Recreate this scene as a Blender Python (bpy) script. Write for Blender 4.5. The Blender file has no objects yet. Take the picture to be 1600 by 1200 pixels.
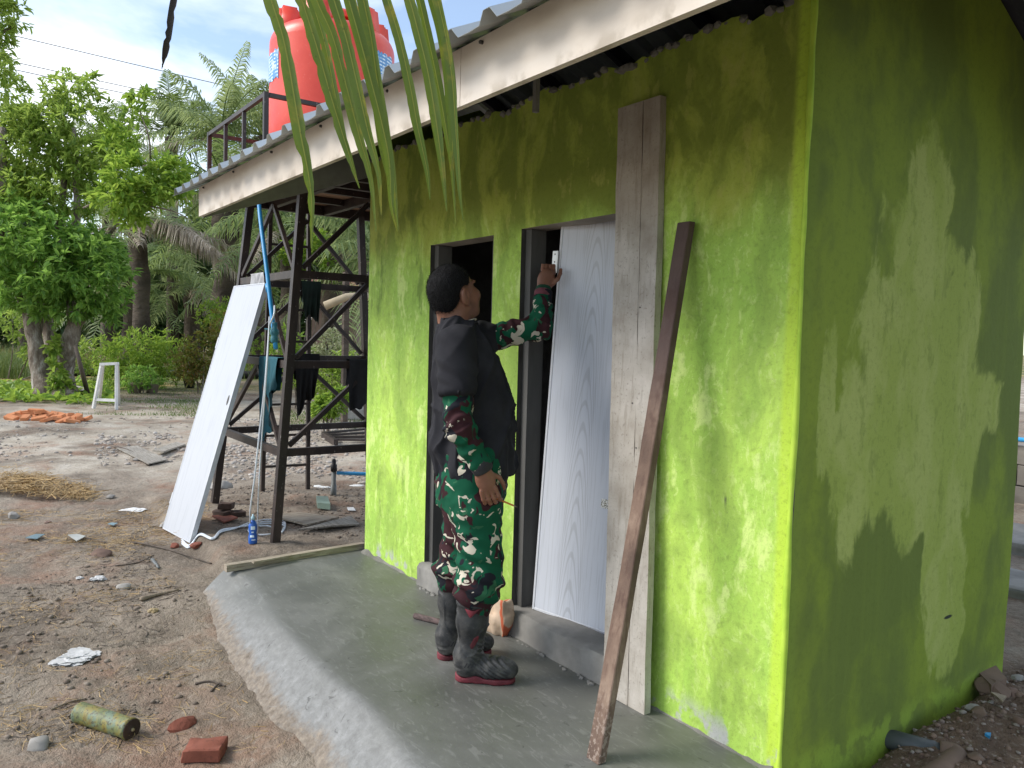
import bpy, bmesh, math, random
import numpy as np
from mathutils import Vector, Matrix
random.seed(7); np.random.seed(7)
rng = np.random.default_rng(11)
S = bpy.context.scene
COL = S.collection
# ------------------------------------------------------------------ camera
F_PX = 1237.24
CAM = np.array([1.5131, -2.2003, 1.4])
_yaw, _pitch, _roll = 2.5189, -0.057, 0.0267
_f = np.array([math.cos(_pitch)*math.cos(_yaw), math.cos(_pitch)*math.sin(_yaw), math.sin(_pitch)])
_r0 = np.array([math.sin(_yaw), -math.cos(_yaw), 0.0]); _u0 = np.cross(_r0, _f)
_r = math.cos(_roll)*_r0 + math.sin(_roll)*_u0
_u = -math.sin(_roll)*_r0 + math.cos(_roll)*_u0
cam_d = bpy.data.cameras.new("camera"); cam = bpy.data.objects.new("camera", cam_d); COL.objects.link(cam)
cam.matrix_world = Matrix(((_r[0], _u[0], -_f[0], CAM[0]), (_r[1], _u[1], -_f[1], CAM[1]), (_r[2], _u[2], -_f[2], CAM[2]), (0, 0, 0, 1)))
cam_d.sensor_fit = 'HORIZONTAL'; cam_d.sensor_width = 36.0; cam_d.lens = 36.0*F_PX/1600.0
cam_d.clip_start = 0.05; cam_d.clip_end = 2000.0
S.camera = cam
try:
    S.cycles.max_bounces = 7; S.cycles.diffuse_bounces = 3; S.cycles.glossy_bounces = 2; S.cycles.transmission_bounces = 3
except Exception: pass
S.render.resolution_x = 1024; S.render.resolution_y = 768
# measuring helpers: the point where the sight line of a photo pixel (1600 x 1200) meets a plane of the place
def ray(x, y): return _f + (x-800)/F_PX*_r - (y-600)/F_PX*_u
def onz(x, y, z=0.0): d = ray(x, y); return CAM + d*((z-CAM[2])/d[2])
def ony(x, y, Y=0.0): d = ray(x, y); return CAM + d*((Y-CAM[1])/d[1])
def onx(x, y, X=0.0): d = ray(x, y); return CAM + d*((X-CAM[0])/d[0])
def atd(x, y, D): return CAM + ray(x, y)*D
# ------------------------------------------------------------------ light
SUN_EL, SUN_AZ = math.radians(40), math.radians(238)      # azimuth of the sun measured from +X towards +Y
W = bpy.data.worlds.new("World"); S.world = W; W.use_nodes = True
_n = W.node_tree.nodes; _l = W.node_tree.links; _n.clear()
def wn(t, **k):
    n = _n.new(t)
    for a, b in k.items(): setattr(n, a, b)
    return n
sky = wn('ShaderNodeTexSky', sky_type='NISHITA', sun_disc=False, sun_elevation=SUN_EL, sun_rotation=math.pi/2-SUN_AZ, air_density=1.0, dust_density=0.6, ozone_density=1.5)
tcw = wn('ShaderNodeTexCoord'); 
mpw = wn('ShaderNodeMapping'); mpw.inputs['Scale'].default_value = (1.5, 1.5, 3.6); mpw.inputs['Rotation'].default_value = (math.radians(8), math.radians(-14), 0); mpw.inputs['Location'].default_value = (3.1, 0.4, 0.3)
_l.new(tcw.outputs['Generated'], mpw.inputs[0])
cn = wn('ShaderNodeTexNoise'); cn.inputs['Scale'].default_value = 1.3; cn.inputs['Detail'].default_value = 7; cn.inputs['Roughness'].default_value = 0.55; cn.inputs['Distortion'].default_value = 0.5
_l.new(mpw.outputs[0], cn.inputs['Vector'])
cr = wn('ShaderNodeValToRGB'); cr.color_ramp.elements[0].position = 0.42; cr.color_ramp.elements[0].color = (0.10, 0.10, 0.10, 1); cr.color_ramp.elements[1].position = 0.64; cr.color_ramp.elements[1].color = (1, 1, 1, 1)
_l.new(cn.outputs[0], cr.inputs[0])
mxw = wn('ShaderNodeMix', data_type='RGBA'); _l.new(cr.outputs[0], mxw.inputs[0]); _l.new(sky.outputs[0], mxw.inputs[6]); mxw.inputs[7].default_value = (6.3, 6.6, 7.0, 1)
bg = wn('ShaderNodeBackground'); bg.inputs[1].default_value = 0.13; _l.new(mxw.outputs[2], bg.inputs[0])
wo = wn('ShaderNodeOutputWorld'); _l.new(bg.outputs[0], wo.inputs[0])
sun_d = bpy.data.lights.new("sun", 'SUN'); sun_d.energy = 2.0; sun_d.angle = math.radians(24); sun_d.color = (1.0, 0.95, 0.88)
sun = bpy.data.objects.new("sun", sun_d); COL.objects.link(sun)
_sd = Vector((math.cos(SUN_EL)*math.cos(SUN_AZ), math.cos(SUN_EL)*math.sin(SUN_AZ), math.sin(SUN_EL)))
sun.rotation_euler = _sd.to_track_quat('Z', 'Y').to_euler()
S.view_settings.view_transform = 'Standard'; S.view_settings.look = 'None'; S.view_settings.gamma = 1.0; S.view_settings.use_curve_mapping = False
S.view_settings.exposure = 0.85
# ------------------------------------------------------------------ noise
def _hash(i, j, k):
    h = (i*374761393 + j*668265263 + k*1442695041) & 0xFFFFFFFF
    h = ((h ^ (h >> 13))*1274126177) & 0xFFFFFFFF
    return ((h ^ (h >> 16)) & 0xFFFFFF)/float(0xFFFFFF)
def vnoise(x, y, z=0.0):
    x, y, z = np.broadcast_arrays(np.asarray(x, float), np.asarray(y, float), np.asarray(z, float))
    i = np.floor(x).astype(np.int64); j = np.floor(y).astype(np.int64); k = np.floor(z).astype(np.int64)
    a = x-i; b = y-j; c = z-k
    a = a*a*(3-2*a); b = b*b*(3-2*b); c = c*c*(3-2*c)
    def H(p, q, r): return _hash(i+p, j+q, k+r)
    x00 = H(0,0,0)*(1-a)+H(1,0,0)*a; x10 = H(0,1,0)*(1-a)+H(1,1,0)*a
    x01 = H(0,0,1)*(1-a)+H(1,0,1)*a; x11 = H(0,1,1)*(1-a)+H(1,1,1)*a
    return ((x00*(1-b)+x10*b)*(1-c)+(x01*(1-b)+x11*b)*c)*2-1
def fbm(x, y, z=0.0, o=4):
    s = 0; A = 1.0
    for q in range(o):
        s = s + A*vnoise(x*2**q+17.3*q, y*2**q-9.1*q, z*2**q+4.7*q); A *= 0.5
    return s
def sstep(a, b, x): t = np.clip((x-a)/(b-a), 0, 1); return t*t*(3-2*t)
# ------------------------------------------------------------------ objects
def props(o, label=None, cat=None, group=None, kind=None):
    if label: o['label'] = label
    if cat: o['category'] = cat
    if group: o['group'] = group
    if kind: o['kind'] = kind
    return o
def thing(name, label, cat, loc=(0, 0, 0), group=None):
    o = bpy.data.objects.new(name, None); COL.objects.link(o); o.location = loc; o.empty_display_size = 0.1
    return props(o, label, cat, group)
def adopt(o, parent):
    if parent is None: return
    o.parent = parent
    if parent.type == 'EMPTY': o.matrix_parent_inverse = parent.matrix_basis.inverted()
def mesh(name, V, Fc, mat, parent=None, smooth=False, **kw):
    me = bpy.data.meshes.new(name)
    me.from_pydata([tuple(map(float, v)) for v in V], [], [tuple(map(int, f)) for f in Fc])
    if mat is not None: me.materials.append(mat)
    if smooth: me.polygons.foreach_set('use_smooth', np.ones(len(me.polygons), bool))
    me.update()
    o = bpy.data.objects.new(name, me); COL.objects.link(o); adopt(o, parent)
    return props(o, **kw)
def nv(v): v = np.asarray(v, float); return v/max(np.linalg.norm(v), 1e-9)
class MB:
    def __init__(s): s.v = []; s.f = []
    def add(s, V, Fc):
        n = len(s.v); s.v.extend([tuple(p) for p in V]); s.f.extend([tuple(i+n for i in f) for f in Fc]); return s
    def hexa(s, p):   # 8 corners: bottom 4 ccw, top 4 ccw
        return s.add(p, [(3,2,1,0),(4,5,6,7),(0,1,5,4),(1,2,6,5),(2,3,7,6),(3,0,4,7)])
    def box(s, lo, hi):
        (a,b,c),(d,e,f) = lo, hi
        return s.hexa([(a,b,c),(d,b,c),(d,e,c),(a,e,c),(a,b,f),(d,b,f),(d,e,f),(a,e,f)])
    def bbox(s, lo, hi, bev=0.006):   # chamfered box
        bm = bmesh.new(); bmesh.ops.create_cube(bm, size=1)
        lo = np.array(lo, float); hi = np.array(hi, float)
        for v in bm.verts: v.co = Vector(((lo+hi)/2+np.array(v.co)*(hi-lo)))
        bmesh.ops.bevel(bm, geom=bm.edges[:], offset=bev, segments=1, affect='EDGES')
        bm.verts.index_update()
        V = [tuple(v.co) for v in bm.verts]; Fc = [[v.index for v in f.verts] for f in bm.faces]; bm.free()
        return s.add(V, Fc)
    def bar(s, a, b, w, h, up=(0,0,1), w2=None, h2=None):
        a = np.array(a, float); b = np.array(b, float); d = nv(b-a)
        up = np.array(up, float)
        if abs(np.dot(d, up)) > 0.98: up = np.array((0,1.,0)) if abs(d[1]) < .9 else np.array((1.,0,0))
        x = nv(np.cross(d, up)); y = np.cross(x, d)
        w2 = w if w2 is None else w2; h2 = h if h2 is None else h2
        P = []
        for c, ww, hh in ((a, w, h), (b, w2, h2)):
            P += [c-x*ww/2-y*hh/2, c+x*ww/2-y*hh/2, c+x*ww/2+y*hh/2, c-x*ww/2+y*hh/2]
        return s.add(P, [(0,1,2,3),(7,6,5,4),(4,5,1,0),(5,6,2,1),(6,7,3,2),(7,4,0,3)])
    def tube(s, pts, r, n=8, cap=True):
        pts = [np.array(p, float) for p in pts]; m = len(pts)
        rs = r if hasattr(r, '__len__') else [r]*m
        t0 = nv(pts[1]-pts[0]); ref = np.array((0,0,1.)) if abs(t0[2]) < .9 else np.array((1.,0,0))
        x = nv(np.cross(t0, ref)); V = []
        for i, p in enumerate(pts):
            t = nv(pts[min(i+1, m-1)]-pts[max(i-1, 0)]); x = nv(x-t*np.dot(x, t)); y = np.cross(t, x)
            for k in range(n):
                a = 2*math.pi*k/n; V.append(p+rs[i]*(math.cos(a)*x+math.sin(a)*y))
        Fc = [(i*n+k, i*n+(k+1)%n, (i+1)*n+(k+1)%n, (i+1)*n+k) for i in range(m-1) for k in range(n)]
        if cap: Fc += [tuple(range(n-1, -1, -1)), tuple(range((m-1)*n, m*n))]
        return s.add(V, Fc)
    def lathe(s, c, prof, n=24, axis=(0,0,1), sq=None):
        c = np.array(c, float); ax = nv(axis); ref = np.array((1.,0,0)) if abs(ax[0]) < .9 else np.array((0,1.,0))
        x = nv(np.cross(ref, ax)) if abs(ax[2]) < .95 else np.array((1.,0,0)); y = np.cross(ax, x); V = []
        for (r, h) in prof:
            for k in range(n):
                a = 2*math.pi*k/n; V.append(c+ax*h+r*(math.cos(a)*x+math.sin(a)*y))
        m = len(prof)
        Fc = [(i*n+k, i*n+(k+1)%n, (i+1)*n+(k+1)%n, (i+1)*n+k) for i in range(m-1) for k in range(n)]
        Fc += [tuple(range(n-1, -1, -1)), tuple(range((m-1)*n, m*n))]
        return s.add(V, Fc)
    def build(s, name, mat, parent=None, smooth=False, **kw): return mesh(name, s.v, s.f, mat, parent, smooth, **kw)
def smooth_by_angle(o, deg=40):
    me = o.data; me.polygons.foreach_set('use_smooth', np.ones(len(me.polygons), bool))
    try: me.set_sharp_from_angle(angle=math.radians(deg))
    except Exception: pass
    return o
def curve_pts(P, n=8):   # Catmull-Rom through P
    P = [np.array(p, float) for p in P]; P = [2*P[0]-P[1]]+P+[2*P[-1]-P[-2]]; out = []
    for i in range(1, len(P)-2):
        for k in range(n):
            t = k/n; a, b, c, d = P[i-1:i+3]
            out.append(0.5*((2*b)+(-a+c)*t+(2*a-5*b+4*c-d)*t*t+(-a+3*b-3*c+d)*t**3))
    out.append(P[-2]); return out
def rock(r, seed, flat=0.6, sub=2, angular=0.35):
    bm = bmesh.new(); bmesh.ops.create_icosphere(bm, subdivisions=sub, radius=1)
    V = np.array([v.co[:] for v in bm.verts]); Fc = [[v.index for v in f.verts] for f in bm.faces]; bm.free()
    g = np.random.default_rng(seed)
    for _ in range(9):
        n = nv(g.normal(size=3)); d = g.uniform(.55, .9); t = V@n-d; V = V-np.outer(np.maximum(t, 0), n)*(angular*2.6 if angular < .38 else 1)
    V = V*(1+0.12*fbm(V[:,0]*1.7+seed, V[:,1]*1.7, V[:,2]*1.7, 3))[:,None]
    return V*np.array([r, r*g.uniform(.65, .95), r*flat]), Fc
# ------------------------------------------------------------------ materials
class NT:
    def __init__(s, name):
        s.m = bpy.data.materials.new(name); s.m.use_nodes = True; s.t = s.m.node_tree; s.t.nodes.clear()
        s.out = s.t.nodes.new('ShaderNodeOutputMaterial')
        s.b = s.t.nodes.new('ShaderNodeBsdfPrincipled'); s.t.links.new(s.b.outputs[0], s.out.inputs[0])
        s.tc = s.t.nodes.new('ShaderNodeTexCoord')
    def n(s, t, **k):
        x = s.t.nodes.new(t)
        for a, b in k.items(): setattr(x, a, b)
        return x
    def put(s, sock, v):
        if isinstance(v, bpy.types.NodeSocket): s.t.links.new(v, sock)
        elif isinstance(v, (int, float)):
            try: sock.default_value = v
            except TypeError: sock.default_value = (v, v, v)
        else:
            v = tuple(v)
            sock.default_value = v+(1,) if len(v) == 3 and len(sock.default_value) == 4 else v
    def vec(s, scale=(1,1,1), loc=(0,0,0), rot=(0,0,0), src='Object', v=None):
        m = s.n('ShaderNodeMapping'); m.inputs['Scale'].default_value = scale if hasattr(scale, '__len__') else (scale,)*3
        m.inputs['Location'].default_value = loc; m.inputs['Rotation'].default_value = rot
        s.t.links.new(v if v is not None else s.tc.outputs[src], m.inputs[0]); return m.outputs[0]
    def noise(s, scale=5, detail=4, rough=.55, dist=0, v=None, w=None):
        x = s.n('ShaderNodeTexNoise')
        x.inputs['Scale'].default_value = scale; x.inputs['Detail'].default_value = detail; x.inputs['Roughness'].default_value = rough; x.inputs['Distortion'].default_value = dist
        s.t.links.new(v if v is not None else s.tc.outputs['Object'], x.inputs['Vector']); return x.outputs[0]
    def noisec(s, scale=5, detail=3, v=None):
        x = s.n('ShaderNodeTexNoise'); x.inputs['Scale'].default_value = scale; x.inputs['Detail'].default_value = detail
        s.t.links.new(v if v is not None else s.tc.outputs['Object'], x.inputs['Vector']); return x.outputs[1]
    def voro(s, scale=5, v=None, feature='F1', out='Distance', rnd=1.0):
        x = s.n('ShaderNodeTexVoronoi', feature=feature); x.inputs['Scale'].default_value = scale; x.inputs['Randomness'].default_value = rnd
        s.t.links.new(v if v is not None else s.tc.outputs['Object'], x.inputs['Vector']); return x.outputs[out]
    def ramp(s, f, *stops, interp='LINEAR'):
        x = s.n('ShaderNodeValToRGB'); r = x.color_ramp; r.interpolation = interp
        while len(r.elements) < len(stops): r.elements.new(0.5)
        for e, (p, c) in zip(r.elements, stops):
            e.position = p; e.color = (c, c, c, 1) if isinstance(c, (int, float)) else tuple(c)+(1,)
        s.put(x.inputs[0], f); return x.outputs[0]
    def step(s, f, a, b):   # smooth 0..1
        x = s.n('ShaderNodeMapRange', interpolation_type='SMOOTHSTEP'); s.put(x.inputs[0], f); x.inputs[1].default_value = a; x.inputs[2].default_value = b; return x.outputs[0]
    def mix(s, f, a, b, mode='MIX'):
        x = s.n('ShaderNodeMix', data_type='RGBA', blend_type=mode); s.put(x.inputs[0], f); s.put(x.inputs[6], a); s.put(x.inputs[7], b); return x.outputs[2]
    def math(s, op, a, b=0.0, c=0.0):
        x = s.n('ShaderNodeMath', operation=op); s.put(x.inputs[0], a); s.put(x.inputs[1], b); s.put(x.inputs[2], c); return x.outputs[0]
    def xyz(s, src='Object', v=None):
        x = s.n('ShaderNodeSeparateXYZ'); s.t.links.new(v if v is not None else s.tc.outputs[src], x.inputs[0]); return x.outputs
    def warp(s, amt, scale=3, v=None, detail=2):
        base = v if v is not None else s.tc.outputs['Object']
        c = s.noisec(scale, detail, v=base)
        a = s.n('ShaderNodeVectorMath', operation='SUBTRACT'); s.put(a.inputs[0], c); a.inputs[1].default_value = (.5,.5,.5)
        b = s.n('ShaderNodeVectorMath', operation='SCALE'); s.put(b.inputs[0], a.outputs[0]); b.inputs['Scale'].default_value = amt
        d = s.n('ShaderNodeVectorMath', operation='ADD'); s.put(d.inputs[0], base); s.put(d.inputs[1], b.outputs[0]); return d.outputs[0]
    def bump(s, h, strength=.3, dist=.01, normal=None):
        x = s.n('ShaderNodeBump'); x.inputs['Strength'].default_value = strength; x.inputs['Distance'].default_value = dist
        s.put(x.inputs['Height'], h)
        if normal is not None: s.put(x.inputs['Normal'], normal)
        return x.outputs[0]
    def fin(s, col, rough=.8, normal=None, spec=None, **k):
        s.put(s.b.inputs['Base Color'], col); s.put(s.b.inputs['Roughness'], rough)
        if normal is not None: s.put(s.b.inputs['Normal'], normal)
        if spec is not None: s.b.inputs['Specular IOR Level'].default_value = spec
        for a, b in k.items(): s.put(s.b.inputs[a.replace('_', ' ')], b)
        return s.m
    def translucent(s, col, fac=.3):
        tr = s.n('ShaderNodeBsdfTranslucent'); s.put(tr.inputs[0], col); mx = s.n('ShaderNodeMixShader'); mx.inputs[0].default_value = fac
        s.t.links.new(s.b.outputs[0], mx.inputs[1]); s.t.links.new(tr.outputs[0], mx.inputs[2]); s.t.links.new(mx.outputs[0], s.out.inputs[0]); return s.m
def simple(name, col, rough=.7, var=.25, scale=30, bump=.15, bd=.002, metallic=0, stretch=(1,1,1), spec=None):
    t = NT(name); v = t.vec(stretch); n = t.noise(scale, 4, v=v); n2 = t.noise(scale*.13, 3, v=v)
    d = tuple(c*(1-var) for c in col); e = tuple(min(1, c*(1+var*.7)) for c in col)
    c = t.mix(t.step(n2, .3, .7), d, e); c = t.mix(t.math('MULTIPLY', t.step(n, .35, .7), .35), c, tuple(x*.7 for x in col))
    return t.fin(c, rough, t.bump(n, bump, bd) if bump else None, spec=spec, Metallic=metallic)
# ================================================================== SETTING
# slab outline (top crease and skirt foot) as functions of X
_cz = np.array([onz(x, y, 0)[:2] for x, y in ((397,905),(434,964),(481,1016),(522,1057),(589,1115),(630,1185))])
_oz = np.array([onz(x, y, -.17)[:2] for x, y in ((312,932),(338,984),(364,1025),(408,1074),(437,1127),(484,1165),(507,1200))])
def crease(X): return np.interp(X, np.r_[-3.3, _cz[:,0], 0.3], np.r_[-.84, _cz[:,1], -1.02])
def skirt(X): return np.interp(X, np.r_[-3.5, _oz[:,0], 0.3], np.r_[-1.0, _oz[:,1], -1.17])
def gbase(X, Y):
    far = sstep(-6, -14, X)
    z = -.195+.075*far + 0*Y
    sk = np.exp(-((Y-skirt(X))/.16)**2)*sstep(-3.7, -3.3, X)*sstep(.3, 0, X); z = z*(1-sk)+(-.168)*sk
    # tower mound
    m = sstep(-.80, -.68, Y-.05*vnoise(X*4, 1.5)+.02*(X+4))*sstep(-6.6, -6.0, X)*sstep(-3.2, -3.32, X)
    z = z*(1-m)+(-.118)*m
    # behind and right of the building
    rgt = sstep(-.1, .1, X)*sstep(-.35, .1, Y); z = z*(1-rgt)+(-.075+.05*sstep(0, 1.6, Y))*rgt
    bk = sstep(1.2, 1.9, Y)*sstep(-3.4, -3.0, X); z = z*(1-bk)+(-.05)*bk
    # under slab and building
    u = ((X > -3.17) & (X < -.03) & (Y > skirt(X)+.09) & (Y < 1.5)); z = np.where(u, np.minimum(z, -.24), z)
    return z
def gz(X, Y):
    X = np.asarray(X, float); Y = np.asarray(Y, float)
    z = gbase(X, Y); d = np.hypot(X-CAM[0], Y-CAM[1])
    near = 1-sstep(6, 14, d)
    z = z + .020*fbm(X*.9+3, Y*.9, 0, 3)+near*(.014*fbm(X*4, Y*4, 1, 4)+.006*fbm(X*17, Y*17, 2, 3))
    rough = sstep(-.1, .15, X)*sstep(-.3, .1, Y)*(1-sstep(3, 5, Y)); z = z+rough*(.03*fbm(X*6, Y*6, 4, 4)+.012*np.abs(fbm(X*21, Y*21, 5, 3)))
    z = z + .10*sstep(22, 60, d)*fbm(X*.08, Y*.08, 7, 3)
    return z
def gp(x, y, lift=0.0):   # ground point under a photo pixel
    z = -.15
    for _ in range(8):
        p = onz(x, y, z); z = float(gz(p[0], p[1]))
    return np.array([p[0], p[1], z+lift])
def axis(lo, hi, fine, far_lo, far_hi, g=1.13):
    a = list(np.arange(lo, hi, fine)); s = fine; x = a[-1]
    while x < far_hi: s *= g; x += s; a.append(x)
    s = fine; x = lo; pre = []
    while x > far_lo: s *= g; x -= s; pre.append(x)
    return np.array(pre[::-1]+a)
gx = axis(-7.5, 1.6, .03, -500, 400, 1.09); gy = axis(-2.4, 2.0, .03, -400, 400, 1.09)
GX, GY = np.meshgrid(gx, gy, indexing='ij'); GZ = gz(GX, GY)
ni, nj = GX.shape; idx = np.arange(ni*nj).reshape(ni, nj)
gf = np.stack([idx[:-1,:-1], idx[1:,:-1], idx[1:,1:], idx[:-1,1:]], -1).reshape(-1, 4)

t = NT('ground_dirt'); X_, Y_, Z_ = t.xyz()
n1 = t.noise(.55, 5, .6); n2 = t.noise(3.2, 6, .62, .3); n3 = t.noise(34, 5, .65); n4 = t.noise(150, 3)
base = t.ramp(n2, (.25, (.145,.115,.085)), (.45, (.22,.178,.135)), (.6, (.275,.228,.175)), (.78, (.34,.29,.23)))
c = t.mix(t.step(n1, .42, .62), base, t.mix(.6, base, (.34,.285,.225)))
far = t.step(X_, -6.2, -8.5); far2 = t.math('MULTIPLY', far, t.step(X_, -17.5, -14.5))
sand = t.ramp(n2, (.25, (.35,.30,.235)), (.5, (.46,.405,.325)), (.75, (.58,.53,.45)))
c = t.mix(t.math('MULTIPLY', far2, t.step(t.noise(.8, 4, .6, .4), .32, .55)), c, sand)
red = t.math('MULTIPLY', t.step(t.noise(1.7, 5, .6, .5), .48, .70), .5); c = t.mix(red, c, (.27,.125,.07))
dmp = t.math('MULTIPLY', t.step(t.noise(1.1, 5, .6, v=t.vec(1, (4,7,0))), .52, .66), .55); c = t.mix(dmp, c, (.10,.078,.058))
farg = t.step(X_, -17, -22); c = t.mix(t.math('MULTIPLY', farg, t.step(t.noise(.25, 4, .6), .35, .55)), c, (.10,.13,.03))
c = t.mix(t.math('MULTIPLY', farg, t.step(t.noise(.4, 4, .6, v=t.vec(1,(9,2,0))), .5, .6)), c, (.42,.31,.12))
rgt = t.math('MULTIPLY', t.step(X_, -.15, .1), t.step(Y_, -.5, 0)); c = t.mix(t.math('MULTIPLY', rgt, .85), c, t.ramp(n2, (.3, (.085,.05,.034)), (.55, (.15,.092,.062)), (.75, (.22,.145,.1))))
c = t.mix(t.math('MULTIPLY', t.step(n3, .52, .7), .45), c, (.10,.077,.055)); c = t.mix(t.math('MULTIPLY', t.step(n3, .46, .3), .4), c, (.42,.37,.31))
sp = t.step(t.voro(55, rnd=1), .16, .08); c = t.mix(t.math('MULTIPLY', sp, t.math('MULTIPLY', t.step(n2, .5, .6), .6)), c, (.5,.47,.42))
h = t.math('ADD', t.math('MULTIPLY', n3, .7), t.math('ADD', t.math('MULTIPLY', n4, .3), t.math('MULTIPLY', sp, .25)))
nm = t.noise(11, 6, .7, .3); c = t.mix(t.math('MULTIPLY', t.step(nm, .52, .66), .28), c, (.10,.077,.055)); c = t.mix(t.math('MULTIPLY', t.step(nm, .44, .34), .3), c, (.40,.33,.25)); h = t.math('ADD', h, t.math('MULTIPLY', nm, 1.6))
M_ground = t.fin(c, .92, t.bump(h, .8, .025), spec=.25)
gr = mesh('ground', np.stack([GX, GY, GZ], -1).reshape(-1, 3), gf, M_ground, smooth=True, kind='structure')

# ---- concrete apron
xs = np.arange(-3.26, 0.001, .025); rows = []
for s in np.linspace(0, 1, 26): rows.append(('t', s))
for s in np.linspace(0, 1, 14)[1:]: rows.append(('s', s))
V = np.zeros((len(xs), len(rows), 3))
for j, (k, s) in enumerate(rows):
    cy = crease(xs)+.012*vnoise(xs*5, 3.); sy = skirt(xs)+.014*fbm(xs*4, 9., 0, 3)
    if k == 't': y = .06+(cy-.06)*s; z = .0035*fbm(xs*2, y*2, 3, 3)-.012*sstep(.75, 1, s)*s
    else:
        sy2 = sy-.05; y = cy+(sy2-cy)*s; z = -.012-(.19)*(s**1.15)+.002*fbm(xs*2.5, y*2.5, 6, 3)*s*(1-s)*3
    V[:, j] = np.stack([xs, y, z], -1)
n, m = V.shape[:2]; idx = np.arange(n*m).reshape(n, m)
fa = np.stack([idx[:-1,:-1], idx[:-1,1:], idx[1:,1:], idx[1:,:-1]], -1).reshape(-1, 4)
Vl = [tuple(p) for p in V.reshape(-1, 3)]; fl = [tuple(f) for f in fa]
b0 = len(Vl); Vl += [(p[0]-.004, p[1], -.4) for p in V[0]]; fl += [(idx[0,j+1], idx[0,j], b0+j, b0+j+1) for j in range(m-1)]
b1 = len(Vl); Vl += [(p[0]+.004, p[1], -.4) for p in V[-1]]; fl += [(idx[-1,j], idx[-1,j+1], b1+j+1, b1+j) for j in range(m-1)]
t = NT('apron_concrete'); X_, Y_, Z_ = t.xyz()
n1 = t.noise(1.6, 5, .6, .6); n2 = t.noise(9, 5, .6, v=t.vec((1,2.2,1))); n3 = t.noise(120, 4)
c = t.ramp(n1, (.3, (.085,.088,.077)), (.5, (.130,.132,.118)), (.7, (.195,.195,.18)))
c = t.mix(t.math('MULTIPLY', t.step(n2, .45, .68), .35), c, (.10,.10,.09))
dry = t.step(t.math('ADD', Y_, t.math('MULTIPLY', n1, .3)), -.70, -.86); c = t.mix(dry, c, t.ramp(t.noise(22, 6, .7), (.3, (.16,.16,.153)), (.55, (.235,.237,.23)), (.75, (.32,.323,.315))))
foot = t.step(t.math('ADD', Z_, t.math('MULTIPLY', t.math('SUBTRACT', t.noise(13, 6, .7), .5), .14)), -.10, -.155); c = t.mix(foot, c, t.ramp(t.noise(34, 6, .7), (.3, (.10,.077,.055)), (.5, (.20,.163,.125)), (.7, (.31,.26,.20)))); bmpf = foot
c = t.mix(t.math('MULTIPLY', t.step(n3, .5, .7), .25), c, (.12,.12,.11))
tw = t.noise(7, 6, .68, 2.2, v=t.vec((1,3.5,1), (1,2,0), (0,0,.5))); c = t.mix(t.math('MULTIPLY', t.step(tw, .54, .64), .30), c, (.27,.27,.255)); c = t.mix(t.math('MULTIPLY', t.step(t.noise(17, 6, .7, 1.), .63, .67), .6), c, (.05,.05,.043))
rg = t.math('ADD', t.math('MULTIPLY', dry, .3), t.ramp(n1, (.3, .38), (.7, .62)))
M_apron = t.fin(c, rg, t.bump(t.math('ADD', t.math('MULTIPLY', n3, .5), t.noise(26, 4, v=t.vec((1,2.5,1)))), .18, .003))
ap = mesh('concrete_pavement', Vl, fl, M_apron, smooth=True, kind='structure')
smooth_by_angle(ap, 50)

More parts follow.
